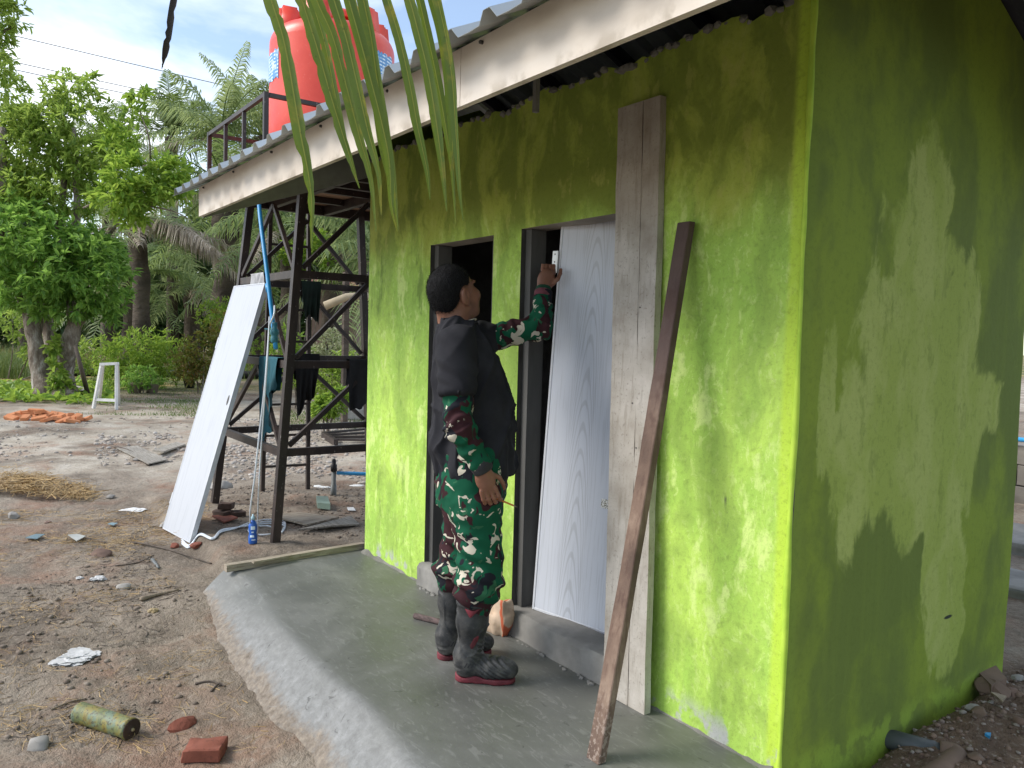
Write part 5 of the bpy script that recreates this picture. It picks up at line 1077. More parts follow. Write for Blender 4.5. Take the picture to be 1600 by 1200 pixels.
# boots
from mathutils.bvhtree import BVHTree
def boot(shaft, toe_f, ft, nm):
    # ft: heel point, toe direction (local f,l); shaft: list of (centre, radius)
    hx_, tdir = np.array(ft[0]), nv(np.r_[ft[1], 0]); sd = np.array([-tdir[1], tdir[0], 0])
    def q(f, l, z): return np.array([hx_[0], hx_[1], 0])+tdir*f+sd*l+np.array([0,0,z])
    b = Vox(np.array([-.30,-.32,0.0]), np.array([.26,.32,.40]), .0042); R = np.stack([tdir, sd, ZD])
    b.cone(q(.050,0,.062), q(.045,0,.105), .046, .050, .03, (1,1,1)); b.cone(q(.06,0,.066), q(.15,0,.058), .048, .046, .03, (1,1,.9)); b.cone(q(.15,0,.056), q(.222,.0,.050), .046, .038, .03, (1,1,.85)); b.ell(q(.19,0,.058), (.066,.048,.040), R, .02)
    prev = (q(.060,0,.10), .050)
    for c, r in shaft: b.cone(prev[0], c, prev[1], r, .03); prev = (np.array(c), r)
    top = shaft[-1][0][2]; b.put(lambda x, y, z: np.maximum(z-top, 
        .017-z), None, None, op='i')
    def db(V):
        r = V-np.array([hx_[0], hx_[1], 0]); f = r@tdir; l = r@sd; z = V[:,2]
        fl = sstep(.085, .13, f+.0)*sstep(.16, .13, z)+np.exp(-((f-.11)/.03)**2)*sstep(.06, .09, z)*sstep(.19, .15, z); rib = .0036*np.sin((f*.7+z*1.0)*330)*np.clip(fl, 0, 1)*sstep(.235, .20, f)
        rim = .004*sstep(top-.022, top-.014, z); ln = np.abs(vnoise(f*15+3, z*11, 2.)); pat = .0038*sstep(.10, .03, ln)*sstep(.10, .14, z); heel = .003*sstep(.05, .02, f)*sstep(.1, .05, z)*(np.sin(z*260) > .2)
        return rib+rim+pat+heel+.0015*fbm(V[:,0]*20, V[:,1]*20, z*20, 3)
    V, F = b.mesh(); V = relax(V, F, 1); V = V+vnorm(V, F)*db(V)[:,None]; o = mesh('boot', W3(V), F, M_boot, person, True)
    # red sole
    s_ = Vox(np.array([-.30,-.32,-.012]), np.array([.26,.32,.05]), .004)
    for a, c2, ra, rb in ((.046,.10,.042,.036),(.10,.175,.036,.045),(.175,.216,.045,.036)):
        A, B = q(a,0,0), q(c2,0,0); ab = B-A; LL = ab@ab
        s_.put(lambda x, y, z, A=A, ab=ab, LL=LL, ra=ra, rb=rb: np.maximum(np.sqrt((x-A[0]-np.clip(((x-A[0])*ab[0]+(y-A[1])*ab[1])/LL,0,1)*ab[0])**2+(y-A[1]-np.clip(((x-A[0])*ab[0]+(y-A[1])*ab[1])/LL,0,1)*ab[1])**2)-(ra+(rb-ra)*np.clip(((x-A[0])*ab[0]+(y-A[1])*ab[1])/LL,0,1)), np.abs(z-.0105)-.0095), np.minimum(A, B)-.07, np.maximum(A, B)+.07, .006)
    Vs, Fs = s_.mesh(); Vs = relax(Vs, Fs, 1); rel = Vs-np.array([hx_[0], hx_[1], 0]); ff = rel@tdir; Vs[:,2] += np.where(Vs[:,2] > .012, .009*np.exp(-((ff-.09)/.03)**2)+.012*sstep(.05, .0, ff), 0)
    mesh('sole', W3(Vs), Fs, M_redr, o, True)
    bv = BVHTree.FromPolygons([Vector(v) for v in V], [tuple(map(int, f)) for f in F])
    def patch(name, poly, mat, sgn, lift=.003):
        P = np.array(poly); cpt = P.mean(0); out = []; fc = []; rings = (1., .66, .33)
        def hit(f, z):
            o_ = q(f, -.3*sgn, z); r_ = bv.ray_cast(Vector(o_), Vector(sd*sgn)); return None if r_[0] is None else np.array(r_[0])-sd*sgn*lift
        n = len(P)
        for k in rings:
            for (f, z) in P:
                h = hit(cpt[0]+(f-cpt[0])*k, cpt[1]+(z-cpt[1])*k)
                if h is None: return
                out.append(h+(sd*sgn*lift if k == 1. else 0))
        h = hit(*cpt)
        if h is None: return
        out.append(h-sd*sgn*.001)
        for k in range(2): fc += [(k*n+i, k*n+(i+1)%n, (k+1)*n+(i+1)%n, (k+1)*n+i) for i in range(n)]
        fc += [(2*n+i, 2*n+(i+1)%n, 3*n) for i in range(n)]; mesh(name, W3(np.array(out)), fc, mat, o, True)
    for sgn in (1, -1):
        patch('red_insert', [(.045,.318),(.115,.325),(.105,.312),(.072,.282),(.064,.283)], M_redr, sgn)
        patch('red_insert', [(.068,.162),(.084,.196),(.098,.205),(.104,.200),(.098,.178),(.082,.150),(.072,.148)], M_redr, sgn)
        for k in range(3): patch('side_slot', [(.045+.014*k,.072),(.056+.014*k,.092),(.062+.014*k,.092),(.051+.014*k,.072)], M_cuff, sgn, .0015)
    return o
boot([((-.024,-.112,.16), .046), ((-.020,-.116,.24), .060), ((-.014,-.118,.335), .070)], .165, ((-.088,-.104), (.985,-.17)), 'near')
boot([((-.096,.108,.16), .045), ((-.094,.114,.24), .058), ((-.090,.120,.330), .068)], .09, ((-.160,.096), (.965,.26)), 'far')
# pencil in the right hand
a = W3(rh_tip+np.array([.030,-.012,-.006])); bq = W3(rh_tip+np.array([-.045,.004,.012])); a = W3(L3(bq)+nv(np.array([.9,-.12,-.35]))*.115)
pn = thing('carpenter_pencil', 'short orange pencil held in the lowered right hand', 'pencil', a); d = nv(a-bq)
MB().tube([bq, bq+d*.10], .0038, 6).build('shaft', simple('orange_paint', (.60,.20,.03), .45, .1, 50, 0), pn); MB().tube([bq+d*.1001, bq+d*.117], [.0037, .0006], 6).build('tip', M_stick, pn)
# ================================================================== VEGETATION
def leaf_mat(name, cols, trans=.3, rough=.5, tcol=None):
    t = NT(name); gi = t.n('ShaderNodeNewGeometry'); r = gi.outputs['Random Per Island']; n = t.noise(.9, 3)
    k = len(cols); c = t.ramp(r, *[(i/(k-1), cc) for i, cc in enumerate(cols)])
    c = t.mix(t.math('MULTIPLY', t.step(n, .4, .65), .35), c, tuple(x*.55 for x in cols[0]))
    t.fin(c, rough, spec=.35); return t.translucent(t.mix(.5, c, tcol or tuple(min(1, x*2.2) for x in cols[-1])), trans)
def leaf_geo(P, D, U, L, Wd, fold=.25, curl=.15):
    # P base points, D directions, U blade normals, L lengths, Wd widths -> six corners and two quads per leaf
    D = D/np.maximum(np.linalg.norm(D, axis=1), 1e-9)[:,None]; Sd = np.cross(D, U); Sd /= np.maximum(np.linalg.norm(Sd, axis=1), 1e-9)[:,None]; U = np.cross(Sd, D)
    L = L[:,None]; Wd = Wd[:,None]; f = Wd*fold; V = np.empty((len(P), 6, 3))
    V[:,0] = P; V[:,1] = P+D*L*.3-Sd*Wd*.42+U*f; V[:,2] = P+D*L*.68-Sd*Wd*.40+U*(f-L*curl*.5); V[:,3] = P+D*L-U*L*curl; V[:,4] = P+D*L*.68+Sd*Wd*.40+U*(f-L*curl*.5); V[:,5] = P+D*L*.3+Sd*Wd*.42+U*f
    i = np.arange(len(P))[:,None]*6; F = np.concatenate([i+np.array([[0,1,2,3]]), i+np.array([[0,3,4,5]])], 0)
    return V.reshape(-1, 3), F
def big_mesh(name, V, F, mat, parent=None, smooth=False, **kw):
    me = bpy.data.meshes.new(name); V = np.asarray(V, np.float32); F = np.asarray(F, np.int32); nf, k = F.shape
    me.vertices.add(len(V)); me.vertices.foreach_set('co', V.ravel()); me.loops.add(nf*k); me.loops.foreach_set('vertex_index', F.ravel()); me.polygons.add(nf)
    me.polygons.foreach_set('loop_start', np.arange(nf, dtype=np.int32)*k); 
    if smooth: me.polygons.foreach_set('use_smooth', np.ones(nf, bool))
    me.materials.append(mat); me.update(calc_edges=True); me.validate()
    o = bpy.data.objects.new(name, me); COL.objects.link(o); adopt(o, parent); return props(o, **kw)
def unit(g, n): v = g.normal(size=(n, 3)); return v/np.linalg.norm(v, axis=1)[:,None]
def lobe_leaves(g, c, rad, n_tips, per, L, asp=.42, up=.35, fill=.55):
    # rosettes of leaves at twig tips spread through an uneven lobe
    d = unit(g, n_tips); bump = 1+.28*fbm(d[:,0]*2.2+c[0], d[:,1]*2.2+c[1], d[:,2]*2.2, 3); rr = (fill+(1-fill)*g.random(n_tips)**.5)*bump
    T = c+d*rr[:,None]*np.asarray(rad); P = np.repeat(T, per, 0); out = np.repeat(d, per, 0); n = len(P)
    D = out*.55+unit(g, n)*.9+np.array([0,0,up-.25]); P = P+unit(g, n)*L*.25; U = np.array([0,0,1.])+unit(g, n)*.45
    Ln = L*g.uniform(.6, 1.2, n); return leaf_geo(P, D, U, Ln, Ln*asp*g.uniform(.8, 1.2, n))
def join(parts):
    Vs, Fs, o = [], [], 0
    for V, F in parts: Vs.append(V); Fs.append(F+o); o += len(V)
    return np.concatenate(Vs), np.concatenate(Fs)
t = NT('old_bark'); n = t.noise(9, 6, .65, v=t.vec((1,1,.35))); n2 = t.noise(40, 4); c = t.ramp(n, (.3, (.10,.075,.055)), (.46, (.21,.165,.125)), (.58, (.34,.295,.24)), (.68, (.52,.48,.42))); M_bark = t.fin(c, .92, t.bump(t.math('ADD', n, n2), .9, .05))
ML_dark = leaf_mat('leaf_deep', [(.08,.18,.04), (.14,.28,.055), (.205,.37,.065), (.29,.46,.09)], .42); ML_bright = leaf_mat('leaf_bright', [(.11,.22,.03), (.17,.31,.035), (.24,.38,.045), (.32,.43,.07)], .38); ML_mid = leaf_mat('leaf_mid', [(.11,.20,.03), (.18,.30,.042), (.26,.39,.052), (.35,.44,.10)], .42)
ML_far = leaf_mat('leaf_far', [(.04,.085,.03), (.07,.13,.045), (.11,.18,.06), (.17,.24,.09)]); ML_red = leaf_mat('leaf_reddish', [(.10,.13,.02), (.16,.15,.03), (.22,.10,.03), (.12,.18,.03)]); ML_white = leaf_mat('leaf_cream', [(.10,.17,.04), (.45,.45,.28), (.60,.58,.42), (.30,.34,.15)])
def wobble_tube(pts, r, n=10, amp=.12, seed=0):
    P = curve_pts(pts, 6); m = len(P); rs = np.interp(np.linspace(0, 1, m), np.linspace(0, 1, len(r)), r); b = MB().tube(P, list(rs), n); V = np.array(b.v); c = np.repeat(np.array(P), n, 0)
    k = 1+amp*fbm(V[:,0]*5+seed, V[:,1]*5, V[:,2]*3, 3); V = c+(V-c)*k[:,None]; b.v = [tuple(v) for v in V]; return b
# ---- the old tree on the left
g = np.random.default_rng(5); DT = 17.0
base = gp(80, 622); tree = thing('old_tree', 'old multi-stemmed tree with a rough mottled trunk and dense green crown', 'tree', base)
def tp(x, y, d=0): return atd(x, y, DT+d)
b = MB()
for pts, r in (([gp(72,622)-np.array([0,0,.1]), tp(62,575), tp(54,530), tp(44,490), tp(30,455)], [.26,.19,.16,.14,.10]), ([tp(54,530), tp(60,490,.2), tp(52,440,.3), tp(60,380)], [.15,.12,.10,.06]), ([gp(104,624)-np.array([0,0,.1]), tp(100,585,.2), tp(108,540), tp(116,508), tp(134,492), tp(150,460)], [.27,.20,.17,.15,.12,.07]), ([gp(86,612)-np.array([0,0,.1]), tp(84,560,.5), tp(72,505,.5), tp(70,470,.6), tp(90,380,.6), tp(100,280,.5)], [.17,.13,.12,.11,.09,.06]), ([tp(30,455), tp(8,420), tp(-10,330)], [.10,.08,.05]), ([tp(116,508), tp(110,440,.3), tp(120,330,.3), tp(115,200,.3)], [.13,.10,.08,.04]), ([tp(-5,440), tp(2,300,-.3), tp(5,200,-.3)], [.12,.10,.07])):
    q = wobble_tube(pts, r, 10, .22, len(pts)); b.add(q.v, q.f)
b.build('trunk', M_bark, tree, True)
m_px = F_PX/DT
lob = [(60,395,85,65,0),(20,370,60,55,-.6),(110,420,70,60,-.5),(160,440,42,52,-.2),(150,400,40,40,.3),(40,460,50,28,-.4),(100,480,50,24,-.2),(175,480,18,24,0)]
parts = [lobe_leaves(g, tp(x, y, d), np.array([rx, rx, ry])/m_px, int(rx*ry/17), 7, .19, .40) for x, y, rx, ry, d in lob]
V, F = join(parts); big_mesh('crown', V, F, ML_dark, tree)
lob = [(70,255,70,60,.5),(120,205,62,62,.2),(110,150,40,32,.3),(30,230,50,60,0),(10,150,30,55,.2),(150,260,50,42,.2),(95,300,70,35,.2),(20,300,50,40,0),(180,215,25,35,.4),(62,195,45,30,.3)]
parts = [lobe_leaves(g, tp(x, y, d), np.array([rx, rx, ry])/m_px, int(rx*ry/16), 7, .17, .36) for x, y, rx, ry, d in lob]
V, F = join(parts); big_mesh('crown', V, F, ML_mid, tree)
# vine at its foot
parts = [lobe_leaves(g, tp(x, y, -.3), np.array([rx, rx, ry])/m_px, n, 5, .17, .6) for x, y, rx, ry, n in ((88,590,9,26,40),(98,610,10,14,30),(84,545,7,18,20))]
V, F = join(parts); big_mesh('climbing_vine', V, F, ML_mid, tree)
# ---- leafy tree whose branch enters at the top left
D2 = 12.0; tr2 = thing('roadside_tree', 'light leafy branch of a tree entering at the top left corner', 'tree', gp(-160, 660)); k2 = F_PX/D2
b = MB(); q = wobble_tube([gp(-160,660), atd(-150,400,D2), atd(-120,150,D2), atd(-60,20,D2), atd(10,-30,D2)], [.16,.14,.12,.08,.03], 9, .15); b.add(q.v, q.f); q = wobble_tube([atd(-120,150,D2), atd(-50,90,D2), atd(20,40,D2)], [.07,.05,.015], 7); b.add(q.v, q.f); b.build('trunk', M_bark, tr2, True)
parts = [lobe_leaves(g, atd(x, y, D2), np.array([rx, rx, ry])/k2, n, 6, .12, .36) for x, y, rx, ry, n in ((10,22,30,20,60),(-20,0,50,40,120),(2,55,18,14,30),(-10,90,26,34,70),(-30,150,36,40,90))]
V, F = join(parts); big_mesh('crown', V, F, ML_mid, tr2)
# ---- slender tree with yellow-green leaves right of the old tree
D3 = 15.0; k3 = F_PX/D3; tr3 = thing('slender_tree', 'slender tree with thin stems and yellow-green leaves beside the old tree', 'tree', gp(112, 612))
b = MB()
for pts, r in (([gp(108,608), atd(112,520,19), atd(140,420,18.2), atd(190,340,17), atd(228,290,16), atd(234,225,D3), atd(215,165,D3)], [.06,.055,.05,.035,.022,.016,.008]), ([atd(190,340,17), atd(185,320,16), atd(150,312,D3)], [.03,.02,.008]), ([atd(222,320,D3), atd(270,330,D3), atd(300,345,D3)], [.02,.014,.006]), ([atd(130,325,D3), atd(190,300,D3), atd(250,322,D3)], [.02,.014,.006])):
    q = wobble_tube(pts, r, 6); b.add(q.v, q.f)
b.build('trunk', M_bark, tr3, True)
parts = [lobe_leaves(g, atd(x, y, D3+dd), np.array([rx, rx, ry])/k3, int(n*.8), 6, .18, .42) for x, y, rx, ry, n, dd in ((205,275,38,30,110,0),(265,272,30,28,80,.2),(185,225,26,26,60,.3),(230,300,40,20,70,0),(190,310,40,22,80,-.2),(205,335,26,18,45,0),(218,152,12,12,18,0),(210,180,16,14,16,.1),(145,125,8,6,8,.3),(280,300,18,16,30,.1))]
V, F = join(parts); big_mesh('crown', V, F, ML_bright, tr3)
# ---- palms
M_ptrunk = simple('palm_trunk', (.11,.085,.065), .95, .5, 6, .9, .06, stretch=(1,1,2.2))
ML_palm = leaf_mat('palm_green', [(.06,.11,.035), (.11,.175,.05), (.175,.25,.072), (.26,.33,.11)], .34); ML_palmb = leaf_mat('palm_blue', [(.09,.15,.06), (.16,.23,.09), (.245,.32,.12), (.36,.42,.18)], .36); ML_dead = leaf_mat('palm_dead', [(.26,.20,.14), (.38,.30,.22), (.48,.40,.31), (.56,.48,.39)], .15)
def frond(g, c, az, el, L, droop, npair=46, lw=.05, ll=.75, hang=.5, twist=0.0):
    s = np.linspace(0, 1, 24); d0 = np.array([math.cos(az)*math.cos(el), math.sin(az)*math.cos(el), math.sin(el)]); hz = np.array([math.cos(az), math.sin(az), 0])
    P = c+np.outer(s*L, d0)+np.outer(-(s**2.1)*droop*L, [0,0,1.])+np.outer((s**2)*L*.10, hz)
    T = np.gradient(P, axis=0); T /= np.linalg.norm(T, axis=1)[:,None]; side = nv(np.cross(hz, [0,0,1.]))
    rv = MB().tube(list(P[::3]), list(np.interp(s[::3], [0,1], [.035,.006])), 5); V = [np.array(rv.v)]; F = [np.array([f for f in rv.f if len(f) == 4])]; o = len(rv.v)
    u = np.linspace(.12, .99, npair); pp = np.stack([np.interp(u, s, P[:,i]) for i in range(3)], -1); tt = np.stack([np.interp(u, s, T[:,i]) for i in range(3)], -1); nn = np.cross(side, tt); nn = np.where(nn[:,2:3] < 0, -nn, nn)
    len_ = ll*np.clip(np.sin(np.clip(u*2.6+.35, 0, 3.05)), .12, 1)*g.uniform(.85, 1.1, npair)
    for sg in (1, -1):
        dr = side*sg*.85+tt*.55+nn*g.uniform(-.15, .35, npair)[:,None]+g.normal(size=(npair,3))*.10; dr /= np.linalg.norm(dr, axis=1)[:,None]
        a = pp; m_ = pp+dr*(len_*.5)[:,None]-np.array([0,0,1.])*(len_*.10*hang)[:,None]; e = pp+dr*(len_*.85)[:,None]-np.array([0,0,1.])*(len_*.62*hang)[:,None]; w = tt*lw*.5
        Vv = np.stack([a-w*.6, a+w*.6, m_-w, m_+w, e-w*.15, e+w*.15], 1).reshape(-1, 3); i = np.arange(npair)[:,None]*6
        V.append(Vv); F.append(np.concatenate([i+np.array([[0,1,3,2]]), i+np.array([[2,3,5,4]])])+o); o += len(Vv)
    return np.concatenate(V), np.concatenate(F)
def palm(label, cx, cy, D, tbase, L, n, mat, seed, dead=0, r=.24, el=(-.25, 1.25), droop=(.35, .75), hang=.6, face=None, ll=.8, trunk=True, dead_az=None, lw=.05):
    g = np.random.default_rng(seed); c = atd(cx, cy, D); base = atd(tbase, 560, D); base[2] = float(gz(base[0], base[1])); o = thing('oil_palm', label, 'palm', base, 'palms behind the yard')
    q = wobble_tube([base-np.array([0,0,.2]), base+(c-base)*.5+np.array([.05,0,0]), c], [r*1.15, r, r*1.1], 12, .3, seed); q.build('trunk', M_ptrunk, o, True)
    az = g.permutation(n)*2.399+g.random()*6; ps = []
    for i in range(n):
        e = el[0]+(el[1]-el[0])*(i+.5)/n; ps.append(frond(g, c+np.array([0,0,.1]), az[i], e, L*g.uniform(.8, 1.1), g.uniform(*droop)*(1.15-.45*max(e, 0)), 44, lw, ll, hang))
    V, F = join(ps); big_mesh('crown', V, F, mat, o)
    if dead:
        ps = [frond(g, c-np.array([0,0,.15]), (g.uniform(0, 6.28) if dead_az is None else dead_az[i % len(dead_az)]+g.uniform(-.2,.2)), g.uniform(.12, .38), L*g.uniform(.75, 1.1), g.uniform(.45, .7), 60, .04, ll*.75, 1.35) for i in range(dead)]
        V, F = join(ps); big_mesh('dead_frond', V, F, ML_dead, o)
AR = math.atan2(_r[1], _r[0])
palm('palm with drooping brown dead fronds behind the white door leaf', 215, 345, 22, 226, 3.0, 16, ML_palmb, 21, 9, .22, dead_az=[AR, AR+.25, AR-.3, AR+.1, AR-.15, AR-.7, AR+.5, AR+3.0, AR-1.1])
palm('palm with a shaggy trunk left of the tower', 352, 300, 27, 350, 3.6, 22, ML_palm, 22, 3, .38, dead_az=[AR+2.9, AR-.6, AR+.8])
palm('palm with one upright fan-like frond against the sky', 268, 215, 33, 270, 2.6, 16, ML_palm, 23, 0, .22, (.3, 1.45), (.12, .4), .35)
palm('feathery pale palm whose fronds droop against the sky', 345, 215, 32, 340, 4.0, 20, ML_palmb, 24, 1, .25, (-.1, 1.35), (.3, .7), 1.0, lw=.06)
palm('feathery palm showing beside the tank rail', 408, 215, 34, 405, 4.2, 20, ML_palmb, 25, 1, .25, (-.1, 1.3), (.3, .7), 1.0, lw=.06)
palm('palm seen through the upper tower frame', 520, 330, 26, 515, 4.0, 22, ML_palmb, 26, 1, .3, (-.3, 1.2), (.35, .8), 1.0, lw=.06)
palm('low palm behind the tower ladder', 455, 360, 24, 452, 3.4, 20, ML_palm, 27, 2, .3, (-.3, 1.1), (.35, .8), .9)
palm('dark palm next to the green wall edge', 590, 410, 22, 588, 3.2, 20, ML_palmb, 28, 0, .28, (-.5, 1.1), (.4, .8), .9)
palm('grey-green palm half hidden behind the old tree', 170, 240, 34, 168, 3.6, 18, ML_palm, 29, 2, .26)
palm('small dark palm between the old tree and the shaggy one', 205, 430, 30, 206, 3.0, 18, ML_palm, 30, 2, .3, (-.4, 1.0))
palm('dark low palm in the shade behind the cassava bush', 300, 450, 33, 300, 3.2, 18, ML_palmb, 31, 1, .3, (-.4, 1.0))
palm('distant palm at the far left behind the grass', 40, 430, 36, 40, 3.6, 18, ML_palm, 32, 1, .3, (-.4, 1.0))
# ---- a far wood behind everything
g = np.random.default_rng(9); parts = []
for k in range(64):
    x = -260+k*16+g.uniform(-10, 10); yt = 360+60*float(fbm(np.array(k*.21), np.array(2.), 0, 3))+(40 if x > 430 else 0); D = g.uniform(40, 50); kk = F_PX/D
    for j in range(3):
        y = yt+ (530-yt)*(j+.5)/3; parts.append(lobe_leaves(g, atd(x, y, D), np.array([34, 34, (530-yt)/3*.8])/kk, 62, 5, .55, .45, fill=.25))
V, F = join(parts); big_mesh('far_wood', V, F, ML_far, None, kind='stuff', label='dark wood closing the view behind the palms')
# ---- bushes
def bush(label, lobes, D, mat, L=.16, asp=.34, name='bush', per=6, dens=16, stems=True, seed=3, group=None, foot=None):
    g = np.random.default_rng(seed); k = F_PX/D; x0, y0 = lobes[0][0], max(l[1]+l[3] for l in lobes); b0 = atd(x0, y0, D); b0[2] = float(gz(b0[0], b0[1])); o = thing(name, label, 'bush', b0, group)
    parts = [lobe_leaves(g, atd(x, y, D), np.array([rx, rx, ry])/k, max(10, int(rx*ry/dens)), per, L, asp, fill=.3) for x, y, rx, ry in lobes]; V, F = join(parts); big_mesh('foliage', V, F, mat, o)
    b = MB()
    for x, y, rx, ry in lobes:
        c = atd(x, y, D); q = wobble_tube([b0+np.array([g.uniform(-.15,.15), g.uniform(-.15,.15), -.05]), (b0+c)/2+np.array([g.uniform(-.1,.1), 0, 0]), c+np.array([0,0,ry/k*.5])], [.02,.015,.006], 5); b.add(q.v, q.f)
    b.build('stem', M_bark, o, True); return o
bush('rounded bright green cassava bush with fine leaves', [(215,545,58,32),(185,560,38,30),(255,555,40,30),(215,580,60,24)], 20, ML_bright, .15, .26, dens=9, seed=4)
bush('tangled shrub with reddish leaves left of the white door leaf', [(318,555,36,40),(300,585,34,20),(345,520,28,34),(290,565,24,20)], 19, ML_red, .13, .36, dens=10, seed=5)
bush('dark low shrub in pots beside the white stool', [(222,590,26,18),(205,598,18,14),(240,598,18,12)], 18.5, ML_dark, .11, .4, dens=7, seed=6)
bush('feathery bush behind the white door leaf top', [(355,500,30,34),(330,490,22,24),(375,540,30,30)], 21, ML_bright, .14, .24, dens=9, seed=7)
bush('cream-flowered shrub seen between the tower beams', [(520,545,26,30),(500,565,22,24),(545,560,16,18)], 15, ML_white, .07, .5, dens=4, seed=8)
bush('light green shrub behind the tower next to the cream one', [(470,560,34,24),(440,540,26,30),(450,585,34,18),(555,600,22,20)], 16, ML_bright, .13, .34, dens=9, seed=9)
bush('potted green shrub on the ground behind the tower', [(515,632,24,16),(530,620,18,14),(500,640,14,12)], 12, ML_bright, .10, .42, dens=4, seed=10)
bush('leafy climber on the palm trunk behind the tower', [(470,400,22,22),(500,380,18,20),(515,420,14,14),(450,395,14,18)], 22, ML_bright, .17, .45, dens=7, seed=11)
bush('mid green shrub below the hanging charcoal garment', [(520,590,30,24),(540,570,24,24),(490,600,24,20)], 14, ML_mid, .11, .4, dens=8, seed=12)
bush('pale shrub behind the old tree stems', [(20,500,40,30),(130,560,24,34),(60,540,30,30)], 22, ML_mid, .16, .34, dens=11, seed=13)
# ---- grasses, ground leaves
def blades(g, P, h, w, lean=.5, segs=3):
    n = len(P); az = g.uniform(0, 6.283, n); d = np.stack([np.cos(az), np.sin(az), np.zeros(n)], -1); sd = np.stack([-np.sin(az), np.cos(az), np.zeros(n)], -1); H = h*g.uniform(.5, 1.2, n); le = lean*g.uniform(.2, 1.3, n); V = []
    for k in range(segs+1):
        s = k/segs; c = P+d*(H*le*s*s)[:,None]+np.array([0,0,1.])*(H*(s-.35*le*s*s))[:,None]; ww = w*(1-.9*s); V += [c-sd*ww/2, c+sd*ww/2]
    V = np.stack(V, 1).reshape(-1, 3); i = np.arange(n)[:,None]*(2*segs+2); F = np.concatenate([i+np.array([[2*k, 2*k+1, 2*k+3, 2*k+2]]) for k in range(segs)]); return V, F
def scatter_px(g, n, x0, x1, y0, y1, keep=None):
    # even in ground area, not in picture area
    out = []
    c = [gp(x, y) for x, y in ((x0,y0),(x1,y0),(x0,y1),(x1,y1))]; u = g.random((n*3, 2)); 
    a = np.array([gp(x0+(x1-x0)*.5, y)[:2] for y in (y0, y1)])
    d0, d1 = np.linalg.norm(a[0]-CAM[:2]), np.linalg.norm(a[1]-CAM[:2]); dd = np.sqrt(min(d0,d1)**2+(max(d0,d1)**2-min(d0,d1)**2)*u[:,0])
    for (q, r_), D in zip(u, dd):
        x = x0+(x1-x0)*r_; yv = 527+(x-800)*.0267+F_PX*1.55/(D*.99); 
        if yv < min(y0,y1)-8 or yv > max(y0,y1)+8: continue
        d = ray(x, yv); k = (-.17-CAM[2])/d[2]; p = CAM+d*k; out.append(p[:2])
        if len(out) >= n: break
    P = np.array(out); return np.column_stack([P, gz(P[:,0], P[:,1])])
def thin(P, sc, th, seed=0): m = fbm(P[:,0]*sc+seed, P[:,1]*sc, 0, 3)+.25*np.random.default_rng(1).normal(size=len(P)) > th; return P[m]
g = np.random.default_rng(12)
ML_grass = leaf_mat('grass_green', [(.05,.11,.02), (.09,.16,.03), (.14,.20,.045), (.20,.24,.07)], .2); ML_dryg = leaf_mat('grass_dry', [(.30,.22,.09), (.40,.30,.13), (.48,.38,.18), (.34,.30,.10)], .15)
P = scatter_px(g, 1500, -40, 60, 585, 612); V, F = blades(g, P, 1.0, .02, .8); big_mesh('tall_grass', V, F, ML_grass, None, kind='stuff', label='clump of tall green grass at the left edge')
P = scatter_px(g, 6000, -60, 600, 562, 592); V, F = blades(g, P, .55, .03, .6); big_mesh('dry_grass', V, F, ML_dryg, None, kind='stuff', label='dry yellow grass beyond the yard')
P = scatter_px(g, 6000, -60, 600, 572, 600); V, F = blades(g, P, .5, .03, .6); big_mesh('rough_grass', V, F, ML_grass, None, kind='stuff', label='rough green grass at the back of the yard')
ps = [scatter_px(g, n, *b) for n, b in ((5000, (120,330,636,668)), (2500, (440,570,650,675)), (2500, (180,340,606,640)))]; P = thin(np.concatenate(ps), .55, .12, 4); V, F = blades(g, P, .055, .012, .9, 2); big_mesh('short_turf', V, F, ML_grass, None, kind='stuff', label='patches of short turf at the back of the yard')
P = scatter_px(g, 1500, -20, 175, 612, 652); n = len(P); D = unit(g, n)*np.array([1,1,.35])+np.array([0,0,.2]); Ln = g.uniform(.10, .24, n); V, F = leaf_geo(P+np.array([0,0,.05]), D, np.array([0,0,1.])+unit(g, n)*.5, Ln, Ln*.55); big_mesh('ground_vine', V, F, ML_bright, None, kind='stuff', label='low leafy ground cover round the foot of the old tree')
# straw, gravel, litter
t = NT('straw'); gi = t.n('ShaderNodeNewGeometry'); c = t.ramp(gi.outputs['Random Per Island'], (0, (.20,.13,.06)), (.35, (.38,.25,.11)), (.7, (.52,.37,.18)), (1, (.30,.22,.13))); M_straw = t.fin(c, .8, spec=.2)
def strands(g, P, L, w, lift):
    n = len(P); az = g.uniform(0, 6.283, n); d = np.stack([np.cos(az), np.sin(az), g.normal(0, .10, n)], -1); sd = np.stack([-np.sin(az), np.cos(az), g.normal(0, .5, n)], -1); Ln = L*g.uniform(.35, 1.3, n); bend = g.normal(0, .18, n); V = []
    for k in range(4):
        s = k/3-.5; c = P+d*(Ln*s)[:,None]+np.stack([-np.sin(az), np.cos(az), np.zeros(n)], -1)*(Ln*bend*(s*s-.1))[:,None]; c = c.copy(); c[:,2] = np.maximum(c[:,2]+lift*g.random(n), gz(c[:,0], c[:,1])+.002); ww = w*g.uniform(.6, 1.3, n)[:,None]; V += [c-sd*ww/2, c+sd*ww/2]
    V = np.stack(V, 1).reshape(-1, 3); i = np.arange(n)[:,None]*8; F = np.concatenate([i+np.array([[2*k, 2*k+1, 2*k+3, 2*k+2]]) for k in range(3)]); return V, F
